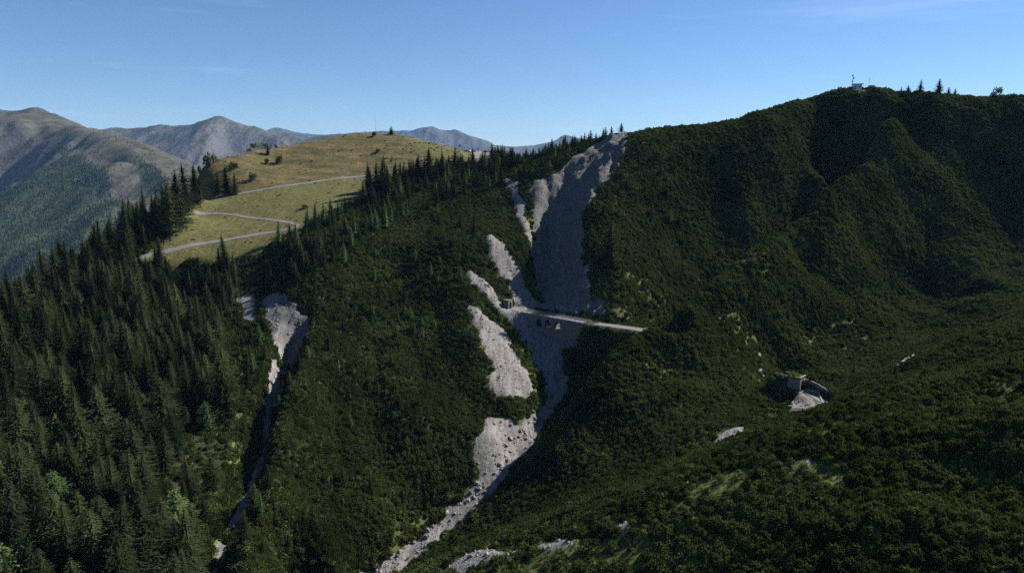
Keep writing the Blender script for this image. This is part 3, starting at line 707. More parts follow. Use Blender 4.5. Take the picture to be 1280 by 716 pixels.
def mugo_mesh(seed, n=115, rad=1.35, hgt=1.35, mat='mugo', sh=.55):
    """dwarf pine: many upturned needle brushes on a low spreading dome"""
    r = random.Random(seed); T = []; lx, ly = r.uniform(.8, 1.25), r.uniform(.8, 1.25)
    lob = [(r.uniform(-.5, .5), r.uniform(-.5, .5), r.uniform(.75, 1.15)) for _ in range(5)]
    for _ in range(n):
        q = math.sqrt(r.random()); a = r.random()*6.283; x, y = q*math.cos(a), q*math.sin(a)
        k = max(lob, key=lambda l: -(x-l[0])**2-(y-l[1])**2)
        dd = math.hypot(x-k[0], y-k[1])
        z = hgt*k[2]*max(.10, (1-q**2.2)*(1-.45*dd))*r.uniform(.72, 1.05)
        p = Vector((x*rad*lx, y*rad*ly, z)); d = Vector((x*.75+r.uniform(-.3, .3), y*.75+r.uniform(-.3, .3), 1.0)).normalized()
        l = sh*r.uniform(.6, 1.25); w = l*r.uniform(.20, .30); o = d.orthogonal().normalized(); o.rotate(Matrix.Rotation(r.random()*3.14, 3, d)); s = d.cross(o)
        for e in (o, s):
            T.append([p-d*.12, p+d*l*.45+e*w, p+d*l, p+d*l*.45-e*w])
        for j in range(2):
            g = (o*math.cos(j*3.1+r.random())+s*math.sin(j*3.1+r.random())); T.append([p+d*l*.1, p+d*l*.35+g*w*1.9+d.cross(g)*w*.5, p+d*l*.55+g*w*2.3, p+d*l*.30+g*w*1.4-d.cross(g)*w*.5])
    for k in range(9):
        a, c = k*.698, (k+1)*.698; q = rad*.78
        A, B = vrot(a)*q, vrot(c)*q; m_ = .62
        T.append([A+Vector((0, 0, -.1)), B+Vector((0, 0, -.1)), B*m_+Vector((0, 0, hgt*.42)), A*m_+Vector((0, 0, hgt*.42))]); T.append([A*m_+Vector((0, 0, hgt*.42)), B*m_+Vector((0, 0, hgt*.42)), Vector((0, 0, hgt*.58))])
    return leafmesh('dwarf_pine', T, [M[mat]])
MUGO = [mugo_mesh(300+k, [120, 135, 110, 140, 125, 100][k], [1.35, 1.5, 1.2, 1.6, 1.3, 1.15][k], [1.25, 1.45, 1.5, 1.2, 1.7, 1.0][k]) for k in range(6)]
ALD = [shrub_mesh(400+k, 230, 1.25, 1.7, .17, 'leaf', 'alder_bush') for k in range(3)]
JUN = [shrub_mesh(420+k, 240, 1.0, .85, .15, 'shrub', 'juniper_bush') for k in range(3)]
def tuft_mesh(seed):
    r = random.Random(seed); T = []
    for _ in range(26):
        a = r.random()*6.28; q = r.random()*.4; p = Vector((math.cos(a)*q, math.sin(a)*q, -.05)); d = vrot(r.random()*6.28); s = Vector((-d.y, d.x, 0)); l = r.uniform(.25, .55)
        T.append([p-s*.045, p+s*.045, p+d*l*.6+Vector((0, 0, l))])
    return leafmesh('grass_tuft', T, [M['tuft']])
TUF = [tuft_mesh(440+k) for k in range(3)]
def rock_mesh(seed, flat=.7):
    bm = bmesh.new(); bmesh.ops.create_icosphere(bm, subdivisions=2, radius=1.0); r = random.Random(seed)
    cuts = [(Vector((r.gauss(0, 1), r.gauss(0, 1), r.gauss(0, 1))).normalized(), r.uniform(.55, .85)) for _ in range(9)]
    for v in bm.verts:
        for nrm, d in cuts:
            q = v.co.dot(nrm)
            if q > d: v.co -= nrm*(q-d)
        v.co *= r.uniform(.95, 1.05); v.co.z *= flat
    me = bpy.data.meshes.new('boulder'); bm.to_mesh(me); bm.free(); me.materials.append(M['rock']); return me
ROC = [rock_mesh(500+k, [.7, .9, .6, .8, 1.0][k]) for k in range(5)]

def scatter(name, pts, rot, scl, protos, label, category):
    """a mass of uncountable plants or stones as one object"""
    pool = bpy.data.collections.new(name+'_pool')
    for k, me in enumerate(protos):
        o = bpy.data.objects.new(me.name, me); pool.objects.link(o)
    me = bpy.data.meshes.new(name); me.vertices.add(len(pts)); me.vertices.foreach_set('co', np.asarray(pts, np.float32).ravel())
    a = me.attributes.new('rot', 'FLOAT_VECTOR', 'POINT'); a.data.foreach_set('vector', np.asarray(rot, np.float32).ravel())
    a = me.attributes.new('scl', 'FLOAT_VECTOR', 'POINT'); a.data.foreach_set('vector', np.asarray(scl, np.float32).ravel())
    a = me.attributes.new('pick', 'INT', 'POINT'); a.data.foreach_set('value', rng.integers(0, len(protos), len(pts)).astype(np.int32))
    o = link(name, me)
    ng = bpy.data.node_groups.new(name, 'GeometryNodeTree')
    ng.interface.new_socket('Geometry', in_out='INPUT', socket_type='NodeSocketGeometry'); ng.interface.new_socket('Geometry', in_out='OUTPUT', socket_type='NodeSocketGeometry')
    N, Lk = ng.nodes, ng.links
    gi, go = N.new('NodeGroupInput'), N.new('NodeGroupOutput'); iop = N.new('GeometryNodeInstanceOnPoints'); ci = N.new('GeometryNodeCollectionInfo')
    ci.inputs['Collection'].default_value = pool; ci.inputs['Separate Children'].default_value = True; ci.inputs['Reset Children'].default_value = True
    iop.inputs['Pick Instance'].default_value = True
    def na(nm, ty):
        q = N.new('GeometryNodeInputNamedAttribute'); q.data_type = ty; q.inputs['Name'].default_value = nm; return [s for s in q.outputs if s.enabled and s.name == 'Attribute'][0]
    e2r = N.new('FunctionNodeEulerToRotation'); Lk.new(na('rot', 'FLOAT_VECTOR'), e2r.inputs[0]); Lk.new(e2r.outputs[0], iop.inputs['Rotation'])
    Lk.new(na('scl', 'FLOAT_VECTOR'), iop.inputs['Scale']); Lk.new(na('pick', 'INT'), iop.inputs['Instance Index'])
    Lk.new(gi.outputs[0], iop.inputs['Points']); Lk.new(ci.outputs[0], iop.inputs['Instance']); Lk.new(iop.outputs[0], go.inputs[0])
    md = o.modifiers.new('scatter', 'NODES'); md.node_group = ng
    return tag(o, label, category, kind='stuff')
def jitter(x0, x1, y0, y1, st):
    X, Y = np.meshgrid(np.arange(x0, x1, st), np.arange(y0, y1, st)); X = X.ravel(); Y = Y.ravel()
    return X+rng.uniform(-.5, .5, X.shape)*st, Y+rng.uniform(-.5, .5, Y.shape)*st
def attr_at(A, x, y): return hsample(x, y, A)
GRX = np.gradient(HZ, ST, axis=1); GRY = np.gradient(HZ, ST, axis=0)
def lean(x, y, amt):
    gx_, gy_ = attr_at(GRX, x, y)*amt, attr_at(GRY, x, y)*amt
    return gy_, -gx_           # euler x, y that follow the slope
def planted(x, y, margin=1.15):
    """inside the view with a margin"""
    z = hsample(x, y); u, v = projv(x, y, z)
    return z, u, v, (u > 640-640*margin) & (u < 640+640*margin) & (v < 790)

# ================================================================ spruce forest
ZONES = [  # outline of the stand, distance range, spacing, heights, prototypes
 ([(-300,900),(-300,330),(-60,400),(0,372),(60,342),(120,302),(180,262),(222,240),(240,218),(250,214),(252,240),(228,256),(222,285),(205,300),(150,326),(188,333),(292,326),(322,338),(336,362),(300,364),(286,400),(284,500),(296,570),(262,640),(244,716),(238,900)], 140, 520, 6.5, (8, 24), [0, 1, 2, 3, 4, 5]),
 ([(332,322),(348,300),(378,288),(404,272),(440,262),(456,246),(474,228),(515,214),(605,203),(622,196),(640,196),(656,232),(600,236),(540,262),(460,296),(430,330),(352,372),(336,364)], 340, 600, 6.0, (6, 14.5), [5, 6, 3, 2]),
 ([(612,205),(622,186),(640,180),(700,170),(760,160),(775,166),(735,190),(690,214),(668,226),(640,222)], 470, 600, 5.2, (4.5, 9), [5, 6, 7]),
 ([(430,330),(545,262),(600,280),(585,340),(540,420),(500,440),(470,380)], 300, 450, 9.5, (5, 10), [5, 6]),
 ([(345,470),(360,440),(470,380),(580,420),(590,500),(480,600),(360,716),(330,620)], 180, 340, 17, (4, 8), [5, 6]),
 ([(730,262),(770,215),(850,185),(850,290),(760,335),(735,320)], 345, 480, 9, (4, 9), [5, 6, 7]),
 ([(300,410),(350,440),(340,520),(300,600),(290,480)], 200, 330, 7, (5, 10), [5, 6]),
 ([(352,440),(372,430),(376,470),(362,540),(352,600),(330,716),(292,716),(316,640),(334,580),(344,500)], 170, 300, 6, (6, 12), [5, 6, 3]),
 ([(800,165),(1280,125),(1280,300),(1000,280),(860,300)], 380, 510, 22, (2.5, 5), [6, 7]),
 ([(700,480),(800,425),(900,360),(1010,290),(1280,300),(1280,716),(560,716)], 95, 420, 16, (1.8, 4.2), [6, 7]),
]
TREES = []       # x, y, z, height, proto, species, key
def clear_of_rock(x, y, lim=.35):
    near_valley = inpoly(projv(x, y, hsample(x, y))[0], projv(x, y, hsample(x, y))[1], [(640,370),(820,395),(820,425),(640,400)])
    _u, _v = projv(x, y, hsample(x, y)); apron = inpoly(_u, _v, [(984,502),(1006,485),(1048,500),(1052,514),(1022,526),(990,513)]) & (y > 190) & (y < 262)
    hut = cast(1083, 0); keep = np.hypot((x-hut[0])/1.5, y-hut[1]+3) > 4.5
    return keep & ~apron & (attr_at(Zbare, x, y) < lim) & (road_dist(x, y) > np.where(near_valley & (y < 345), 3.2, 1.6))
for zi, (poly, d0, d1, sp, (h0, h1), pr) in enumerate(ZONES):
    x, y = jitter(-440, 430, 120, 620, sp)
    z, u, v, ok = planted(x, y, 1.25)
    ok &= inpoly(u, v, poly) & (y > d0) & (y < d1) & clear_of_rock(x, y)
    ok &= (attr_at(Zmead, x, y) < .6)
    dn = vnoise(x/16, y/16, 61)
    ok &= (dn > (.27 if zi < 3 else .3))
    ok &= seen(x, y, z, h1+4)
    for a, b, c, q in zip(x[ok], y[ok], z[ok], dn[ok]):
        h = h0+(h1-h0)*min(1, max(0, rng.normal(.5, .27)))
        if zi == 0: h *= np.interp(b, [150, 230, 330, 430], [1.12, 1.0, .88, .92])
        larch = rng.random() < (.05 if zi == 0 else .12 if zi == 9 else .22)
        TREES.append([a, b, c, h, int(rng.choice(pr)), 'larch' if larch else 'spruce', 'zone%d' % zi])
        if larch and zi == 0: TREES[-1][3] = min(h, 12)
# single trees one can name: base pixel, height in pixels
NAMED = [
 (272,243,21,5,'spruce','left one of the three dark spruces standing together on the meadow'),
 (284,244,30,3,'spruce','tallest middle one of the three dark spruces standing together on the meadow'),
 (294,243,22,5,'spruce','right one of the three dark spruces standing together on the meadow'),
 (489,168.5,9,7,'spruce','lone small conifer on the crest of the grassy hill beside the thin mast'),
 (335,194,12,6,'spruce','small dark conifer on the upper meadow between two round bushes'),
 (466,249,40,5,'spruce','leftmost of the tall dark spruces right of the meadow'),
 (477,247,44,3,'spruce','broad dark spruce at the right edge of the meadow'),
 (487,246,30,5,'spruce','slim dark spruce at the right edge of the meadow'),
 (460,243,30,5,'spruce','spruce standing behind the leftmost tall one right of the meadow'),
 (470,241,34,2,'spruce','narrow tall spruce in the clump right of the meadow'),
 (482,240,36,3,'spruce','broad spruce at the back of the clump right of the meadow'),
 (493,238,32,5,'spruce','rightmost spruce of the dark clump beside the meadow'),
 (455,255,24,5,'spruce','small spruce at the front of the clump right of the meadow'),
 (500,232,26,3,'spruce','spruce between the dark clump and the upper road end'),
 (552,222,26,5,'spruce','dark spruce right of the tallest one below the hilltop'),
 (514,222,20,6,'spruce','small pointed spruce below the end of the upper meadow road'),
 (524,224,27,5,'spruce','pointed spruce just left of the tallest spruce below the hilltop'),
 (536,226,36,3,'spruce','tallest dark spruce standing below the brown hilltop slope'),
 (236,264,48,3,'spruce','tall dark spruce at the left end of the upper meadow road'),
 (246,250,34,5,'spruce','spruce right of the tall one at the left end of the upper road'),
 (224,282,56,2,'spruce','very tall spruce left of the meadow between its two roads'),
 (212,292,50,3,'spruce','tall spruce at the left rim of the lower meadow'),
 (395,288,28,6,'spruce','slim spruce right of the hairpin bend'),
 (568,208,20,6,'spruce','small spruce below the parking lot, left of it'),
 (591,206,18,6,'spruce','bushy spruce just below the parked cars'),
 (606,207,16,7,'spruce','small spruce in front of the parking lot'),
 (616,206,24,6,'spruce','pointed spruce at the right edge of the parking lot'),
 (1147,121,8,7,'spruce','small conifer on the right skyline, second from the hut'),
 (1138,121,6,7,'spruce','small conifer on the right skyline, nearest the hut'),
 (1162,122,13,6,'spruce','dense dark conifer standing up on the right skyline'),
 (1186,122,14,6,'spruce','broad spreading conifer on the right skyline'),
 (1199,122,8,7,'spruce','thin young conifer on the right skyline beside the broad one'),
 (1207,122,7,7,'spruce','low bushy conifer on the right skyline'),
 (736,172,9,7,'spruce','left one of two pointed conifers on the skyline left of the scar'),
 (745,172,8,7,'spruce','right one of two pointed conifers on the skyline left of the scar'),
 (777,163,11,7,'larch','ragged pale conifer at the very top of the landslide scar'),
 (690,172,14,6,'spruce','dense conifer clump on the wooded skyline right of the saddle'),
 (762,333,52,5,'spruce','pale grey half dead conifer beside the lower scar edge'),
]
NAMED_T = []
for u, v, hp, pr, spn, lb in NAMED:
    x, y, z, hit = cast(u, 0 if u > 1100 else v); h = hp*math.hypot(x, y)/FOC*1.1
    NAMED_T.append([x, y, float(hsample(x, y)), h, pr, spn, lb])
TREES = [T for T in TREES if all(math.hypot(T[0]-q[0], T[1]-q[1]) > 4.5 for q in NAMED_T)]

def plant_tree(T, label, group, dead=False):
    x, y, z, h, pr, spn, _ = T
    cr, tr, h0 = (LAR[pr % 2] if spn == 'larch' else SPR[pr])
    e = empty('larch_tree' if spn == 'larch' else 'spruce_tree', (x, y, z-.15), rng.random()*6.28)
    s = h/h0; w = s*rng.uniform(.9, 1.15)
    w *= rng.uniform(1.0, 1.6); e.scale = (w, w, s)
    e.rotation_euler[0] = rng.normal(0, .035); e.rotation_euler[1] = rng.normal(0, .035)
    link('trunk', tr, e); link('crown', cr, e)
    return tag(e, label, 'tree', group)
def size_word(h, lim, T):
    wd = 'broad ' if SPR[T[4]][2] in (19, 15, 12) or T[5] == 'larch' else 'slim '
    return ('low ' if h < lim[0] else 'middling ' if h < lim[1] else 'tall ' if h < lim[2] else 'very tall ')+wd
def region_label(T):
    x, y, z, h, pr, spn, key = T
    u, v = proj((x, y, z+h*.5)); k = 'pale green larch' if spn == 'larch' else 'dark spruce'
    if key == 'zone0':
        if v > 560:
            w = 'at the bottom left corner of the photo' if u < 110 else ('in the lowest rows left of the narrow stream bed' if u > 190 else 'in the lowest rows of the left forest')
        elif v > 430: w = 'at the left photo edge, halfway up the forest' if u < 90 else ('beside the narrow gully in the left forest' if u > 220 else 'in the middle of the dense left forest')
        elif v > 320: w = 'in the upper left forest near the photo edge' if u < 90 else ('just below the lower meadow road' if u > 150 else 'in the upper part of the left forest')
        else: w = 'on the left forest skyline below the blue mountains' if u < 200 else 'at the left edge of the meadow beside the roads'
        return size_word(h, (13, 17, 20.5), T)+k+' '+w, 'spruces of the left forest '+w
    w = {'zone1': 'in the belt between meadow and dwarf pine slope', 'zone2': 'on the wooded ridge right of the saddle', 'zone3': 'standing above dwarf pines on the upper middle slope', 'zone4': 'rising alone from dwarf pines on the lower middle slope', 'zone5': 'on the dark slope right of the landslide scar', 'zone6': 'among green bushes in the narrow left gully', 'zone7': 'on the right bank of the narrow left stream bed', 'zone8': 'on the upper dark slope of the right hill', 'zone9': 'rising above dwarf pines on the right spurs'}[key]
    return size_word(h, (5.5, 8, 11), T)+k+' '+w, 'scattered conifers '+w
for T in NAMED_T: plant_tree(T, T[6], 'single conifers of the hilltops')
arr = np.array([T[:4] for T in TREES]); uu, vv_ = projv(arr[:, 0], arr[:, 1], arr[:, 2]+arr[:, 3]*.7)
vis = (uu > -10) & (uu < 1290) & (vv_ < 730) & seen(arr[:, 0], arr[:, 1], arr[:, 2], arr[:, 3]*.75)
rank = np.where(vis, arr[:, 3]/arr[:, 1], 0)
order = np.argsort(-rank); N_IND = 300-len(NAMED_T)
for i in order[:N_IND]:
    if rank[i] > 0: lb, g = region_label(TREES[i]); plant_tree(TREES[i], lb, g)
rest = [TREES[i] for i in order[N_IND:]]
def joined(cr, tr, name):
    vs = [tuple(v.co) for v in cr.vertices]; n = len(vs); fs = [tuple(p.vertices) for p in cr.polygons]; k = len(fs)
    vs += [tuple(v.co) for v in tr.vertices]; fs += [tuple(i+n for i in p.vertices) for p in tr.polygons]
    return mesh_np(name, vs, fs, [cr.materials[0], tr.materials[0]], False, [0]*k+[1]*(len(fs)-k))
for spn, protos in (('spruce', SPR), ('larch', LAR)):
    for pr in range(len(protos)):
        S_ = [T for T in rest if T[5] == spn and (T[4] % 2 if spn == 'larch' else T[4]) == pr]
        if not S_: continue
        s = np.array([T[3]/protos[pr][2] for T in S_])
        scatter(spn+'_stand', [(T[0], T[1], T[2]-.15) for T in S_], np.stack([0*s, 0*s, rng.random(len(s))*6.28], -1), np.stack([s*1.05, s*1.05, s], -1),
                [joined(protos[pr][0], protos[pr][1], spn+'_tree')], 'remaining '+('pale larches' if spn == 'larch' else 'dark spruces')+' filling the forest behind the nearer trees', 'forest')
print('TREES', len(TREES), 'rest', len(rest))

# dead snags
def snag(u, v, hp, label):
    x, y, z, hit = cast(u, v); h = hp*y/FOC; e = empty('dead_tree', (x, y, float(hsample(x, y))-.1)); r = random.Random(int(u))
    MB().tube((0, 0, -.5), (.1, .05, h), .16, .03, 6).build('trunk', M['dead'], e)
    for k in range(14):
        zz = h*r.uniform(.25, .95); a = r.random()*6.28; l = (h-zz)*.35+.3
        MB().tube((0, 0, zz), (math.cos(a)*l, math.sin(a)*l, zz-l*.15), .035, .012, 4).build('branch', M['dead'], e)
    tag(e, label, 'tree')
snag(424, 466, 17, 'bare grey dead tree in the dwarf pines of the middle slope')
snag(764, 318, 26, 'bare pale dead conifer left of the right hill, above the bridge')
snag(146, 392, 16, 'bare grey dead tree among spruces in the left forest')
# ================================================================ dwarf pine thickets
x, y = jitter(-300, 420, 60, 560, 1.5)
x2, y2 = jitter(-300, 420, 60, 560, 1.3); st_ = np.hypot(attr_at(GRX, x2, y2), attr_at(GRY, x2, y2)) > .95
x, y = np.concatenate([x, x2[st_]]), np.concatenate([y, y2[st_]])
z, u, v, ok = planted(x, y, 1.12)
ok &= clear_of_rock(x, y, .42) & (attr_at(Zmead, x, y) < .45)
in0 = inpoly(u, v, ZONES[0][0]) & (y > 140)
lu = attr_at(Zlush, x, y)
pk = rng.random(x.shape)
ok &= pk > np.where(in0, .62, 0)
ok &= pk > np.clip(lu*1.0-.15, 0, np.where(y < 180, .88, .62))
ok &= vnoise(x/5, y/5, 71)+.25*vnoise(x/1.7, y/1.7, 73) > .13
far = y > 330
ok &= ~(far & (rng.random(x.shape) < .2))
ok &= seen(x, y, z, 7)
x, y, z, u, v = x[ok], y[ok], z[ok], u[ok], v[ok]
n = len(x); print('MUGO', n)
big = .60+.75*vnoise(x/11, y/11, 75)**1.2+np.abs(rng.normal(0, .28, n))
big = np.clip(big*np.where(y > 330, .92, np.where(y > 200, .82, .9)), .45, 1.8)
lx, ly = lean(x, y, .9)
rot = np.stack([lx+rng.normal(0, .08, n), ly+rng.normal(0, .08, n), rng.random(n)*6.28], -1)
# euler order xyz turns about z last, so turn the lean into the bush's own frame
ca, sa = np.cos(rot[:, 2]), np.sin(rot[:, 2])
scl = np.stack([big*rng.uniform(.85, 1.2, n), big*rng.uniform(.85, 1.2, n), big*rng.uniform(.7, 1.15, n)], -1)
rot[:, 2] = 0
# one euler: lean only; the turn is in the choice of six bushes mirrored by sign of the scale
seen_m = (u > 0) & (u < 1280) & (v < 716) & seen(x, y, z, 1.0)
score = np.where(seen_m, big/y, 0); od = np.argsort(-score)
ind = od[:300]; oth = od[300:]
for i in ind:
    o = bpy.data.objects.new('dwarf_pine', MUGO[int(rng.integers(0, 6))]); COL.objects.link(o)
    o.location = (x[i], y[i], z[i]-.1); o.rotation_euler = rot[i]; o.scale = (abs(scl[i][0]), abs(scl[i][1]), scl[i][2])
    if u[i] > 1200: w = 'at the right photo edge'
    elif u[i] > 1100: w = 'left of the bottom right corner'
    elif u[i] > 1000: w = 'below the tunnel portal'
    elif u[i] > 900: w = 'right of the bottom centre'
    else: w = 'at the bottom centre'
    w += ', lowest row' if v[i] > 690 else (', second row up' if v[i] > 655 else ', higher up')
    q = ('low ' if scl[i][2] < .85 else 'tall ' if scl[i][2] > 1.15 else '')+('wide ' if big[i] > 1.3 else 'small ' if big[i] < 1.0 else '')
    tag(o, q+'dark green dwarf pine bush '+w, 'bush', 'nearest dwarf pines '+w)
scatter('dwarf_pine_thicket', np.stack([x, y, z-.1], -1)[oth], rot[oth], scl[oth], MUGO, 'dense dark dwarf pine thicket covering the mountain slopes', 'thicket')

# lighter alder bushes and grass tufts in the lush patches and along bare edges
xa, ya = jitter(-200, 300, 80, 480, 2.3)
za, ua, va, ok = planted(xa, ya, 1.1)
edge_b = attr_at(blur(Zbare, 6), xa, ya)
p = np.clip(np.where(ya < 180, .07, .03)+attr_at(Zlush, xa, ya)*.5+np.where((edge_b > .05) & (edge_b < .5), .22, 0)+.12*(vnoise(xa/18, ya/18, 83) > .66), 0, 1)
extra = inpoly(ua, va, [(715,412),(790,412),(770,470),(720,480)]) & (ya > 290) & (ya < 345)
p = np.where(extra, .8, p)
onscree = (attr_at(Zbare, xa, ya) > .5) & (attr_at(Zscar_shade, xa, ya) < .3) & (rng.random(xa.shape) < .16)
ok &= (((rng.random(xa.shape) < p) & clear_of_rock(xa, ya, .5)) | (onscree & (road_dist(xa, ya) > 1) & (vnoise(xa/6, ya/6, 87) > .5))) & (attr_at(Zmead, xa, ya) < .4) & seen(xa, ya, za, 5)
xa, ya, za = xa[ok], ya[ok], za[ok]; n = len(xa); s = rng.uniform(.4, 1.15, n)*np.where(attr_at(Zbare, xa, ya) > .5, .55, 1)
scatter('alder_thicket', np.stack([xa, ya, za-.08], -1), np.stack([rng.normal(0, .1, n), rng.normal(0, .1, n), rng.random(n)*6.28], -1), np.stack([s, s, s*rng.uniform(.8, 1.2, n)], -1), ALD, 'bright green leafy bushes growing along gullies and clearings', 'thicket')
xa, ya = jitter(-200, 260, 80, 400, 1.1)
za, ua, va, ok = planted(xa, ya, 1.1)
ok &= (rng.random(xa.shape) < np.clip(attr_at(Zlush, xa, ya)*.8, 0, .75)) & clear_of_rock(xa, ya, .6) & seen(xa, ya, za, 3)
xa, ya, za = xa[ok], ya[ok], za[ok]; n = len(xa); s = rng.uniform(.7, 1.5, n); print('TUFTS', n)
lx, ly = lean(xa, ya, .8)
scatter('grass_tufts', np.stack([xa, ya, za], -1), np.stack([lx, ly, 0*lx], -1), np.stack([s, s, s], -1), TUF, 'yellow green grass in clearings of the thicket', 'grass')

# small dark heath cushions on the dry meadow
xa, ya = jitter(-300, 40, 380, 620, 3.0)
za, ua, va, ok = planted(xa, ya, 1.1)
dens = np.where(inpoly(ua, va, [(480,175),(560,180),(590,195),(540,208),(480,205)]), .34, .06)*np.where(vnoise(xa/14, ya/14, 81) > .5, 1.6, .4)
ok &= (rng.random(xa.shape) < dens) & (attr_at(Zmead, xa, ya) > .7) & (road_dist(xa, ya) > 1.5) & seen(xa, ya, za, 2)
xa, ya, za = xa[ok], ya[ok], za[ok]; n = len(xa); s = rng.uniform(.35, .95, n); print('CUSH', n)
scatter('heath_cushions', np.stack([xa, ya, za-.05], -1), np.stack([0*s, 0*s, rng.random(n)*6.28], -1), np.stack([s*1.5, s*1.2, s*.8], -1), JUN, 'low dark heath cushions dotting the brown hillside', 'heath')
# single bushes on the meadow: base pixel, width in pixels, height in pixels
for u, v, wp, hp, kind_, lb in [
 (349,205.5,13,12,'j','round olive bush on the upper meadow with a long shadow'), (333,206,10,8,'j','smaller bush left of the round one on the upper meadow'),
 (293,211,14,9,'j','low spreading olive bush near the left end of the hill'), (317,226,16,9,'j','dark flat bush alone in the middle of the meadow'),
 (381,261,13,5,'j','low dark bush on the grass between the two roads'), (467,171,10,6,'j','dark rounded bush on the hilltop left of the lone tree'),
 (472,191,10,5,'j','low bush on the brown slope below the hilltop mast'), (318,185,12,10,'l','leafy bush left on the hill crest'), (330,184,12,11,'l','leafy tree-like bush on the hill crest'),
 (311,187,8,6,'l','small leafy bush at the left end of the crest group'), (345,184,6,5,'j','tiny conifer bush on the hill crest'), (261,208,18,17,'j','large dark bush at the left shoulder of the hill'),
 (269,204,10,11,'l','bare-looking brown bush at the left shoulder of the hill'), (249,213,8,10,'j','dark bush lowest on the left shoulder of the hill'),
 (1263,120,13,15,'l','airy broadleaf tree on the right skyline'), (1256,121,7,8,'l','low leafy bush beside the airy tree on the right skyline'), (1228,122,9,5,'j','low round bush on the right skyline'),
 (640,189,8,6,'j','bush on the wooded knoll right of the parking lot')]:
    x_, y_, z_, hit = cast(u, 0 if u > 1000 else v); k = y_/FOC
    o = bpy.data.objects.new('meadow_bush' if u < 1000 else 'skyline_bush', (ALD if kind_ == 'l' else JUN)[int(rng.integers(0, 3))]); COL.objects.link(o)
    o.location = (x_, y_, float(hsample(x_, y_))-.1); o.scale = (wp*k/2.4, wp*k/2.4, hp*k/(1.9 if kind_ == 'l' else .95)); o.rotation_euler = (0, 0, rng.random()*6)
    tag(o, lb, 'bush', 'single bushes on the hilltops')

# ================================================================ stones
xa, ya = jitter(-130, 130, 95, 480, 1.0)
za, ua, va, ok = planted(xa, ya, 1.1)
bed = zone([BARE[5], BARE[10]]); 
pb = np.where((attr_at(bed, xa, ya) > .5) | (ya < 180),   .55, .22)
ok &= (attr_at(Zbare, xa, ya) > .55) & (rng.random(xa.shape) < pb) & (road_dist(xa, ya) > .5) & seen(xa, ya, za, 2)
xa, ya, za = xa[ok], ya[ok], za[ok]; n = len(xa); print('STONES', n)
s = np.clip(rng.lognormal(-1.35, .55, n), .10, .9)
scatter('rubble', np.stack([xa, ya, za-s*.1], -1), rng.random((n, 3))*6.28, np.stack([s*rng.uniform(.7, 1.3, n), s*rng.uniform(.7, 1.3, n), s], -1), ROC, 'grey rubble lying in the stream beds and on the screes', 'rubble')
bu = [(690+rng.normal(0, 7), 428+rng.normal(0, 8)) for _ in range(14)]
for k in range(70):
    q = rng.random(); cx = np.interp(q, [0, .3, .6, 1], [690, 650, 590, 470]); cy = np.interp(q, [0, .3, .6, 1], [490, 550, 622, 706]); bu.append((cx+rng.normal(0, 8), cy+rng.normal(0, 6)))
nb = 0
for u, v in bu:
    x_, y_, z_, hit = cast(u, v)
    if attr_at(Zbare, np.array([x_]), np.array([y_]))[0] < .5: continue
    s = rng.uniform(.5, 1.25)
    o = bpy.data.objects.new('boulder', ROC[int(rng.integers(0, 5))]); COL.objects.link(o)
    o.location = (x_, y_, float(hsample(x_, y_))+s*.1); o.rotation_euler = tuple(rng.random(3)*6.28); o.scale = (s*rng.uniform(.8, 1.3), s*rng.uniform(.8, 1.3), s)
    w = 'just below the stone bridge' if v < 460 else ('in the lower stream bed at the bottom of the main gully' if v > 600 else 'in the middle of the main gully bed')
    tag(o, 'pale grey boulder '+w, 'boulder', 'boulders '+w); nb += 1

# ================================================================ stone bridge
brd = (BR_R-BR_L); blen = brd.length; ang = math.atan2(brd.y, brd.x); slope = brd.z/math.hypot(brd.x, brd.y)
bridge = empty('stone_bridge', BR_L, ang)
blh = math.hypot(brd.x, brd.y); HWB = 2.8
def ground_at(s, off):
    px = BR_L.x+math.cos(ang)*s-math.sin(ang)*off; py = BR_L.y+math.sin(ang)*s+math.cos(ang)*off
    return float(hsample(px, py))-BR_L.z
arch_c = []
for u in (677, 688, 700):
    best = min(np.linspace(0, blh, 400), key=lambda s: abs(proj((BR_L.x+math.cos(ang)*s, BR_L.y+math.sin(ang)*s, BR_L.z+slope*s-3))[0]-u)); arch_c.append(float(best))
AW = 1.75; SPR_Z = -3.6; CROWN = -1.5
cols = []
S_ = sorted(set([0, blh]+[c+d for c in arch_c for d in np.linspace(-AW, AW, 13)]+list(np.linspace(0, blh, 30))))
pts = []
for s in S_:
    inside = [c for c in arch_c if abs(s-c) < AW-1e-6]; edgec = [c for c in arch_c if abs(abs(s-c)-AW) <= 1e-6]
    gz = min(ground_at(s, -HWB), ground_at(s, HWB), slope*s-1.0)-1.2
    if inside: pts.append((s, CROWN-(1-math.sqrt(max(0, 1-((s-inside[0])/AW)**2)))*(CROWN-SPR_Z)+slope*s))
    elif edgec:
        lo = gz
        if s < edgec[0]: pts += [(s, gz), (s, SPR_Z+slope*s)]
        else: pts += [(s, SPR_Z+slope*s), (s, gz)]
    else: pts.append((s, gz))
vs, fs = [], []
for s, zb in pts:
    zt = slope*s-.35
    vs += [(s, -HWB, zt), (s, -HWB, zb), (s, HWB, zb), (s, HWB, zt)]
for k in range(len(pts)-1):
    a, b = 4*k, 4*k+4
    fs += [(a, a+1, b+1, b), (a+1, a+2, b+2, b+1), (a+2, a+3, b+3, b+2), (a+3, a, b, b+3)]
fs += [(0, 3, 2, 1), (len(vs)-4, len(vs)-3, len(vs)-2, len(vs)-1)]
for c in arch_c:
    lo = min(ground_at(c, -HWB), ground_at(c, HWB))-1.5; hi = slope*c-5.7
    if hi > lo: MB().box((c, 0, (lo+hi)/2), (2*AW+.02, 2*HWB-.12, hi-lo)).build('arch_footing', M['stone'], bridge)
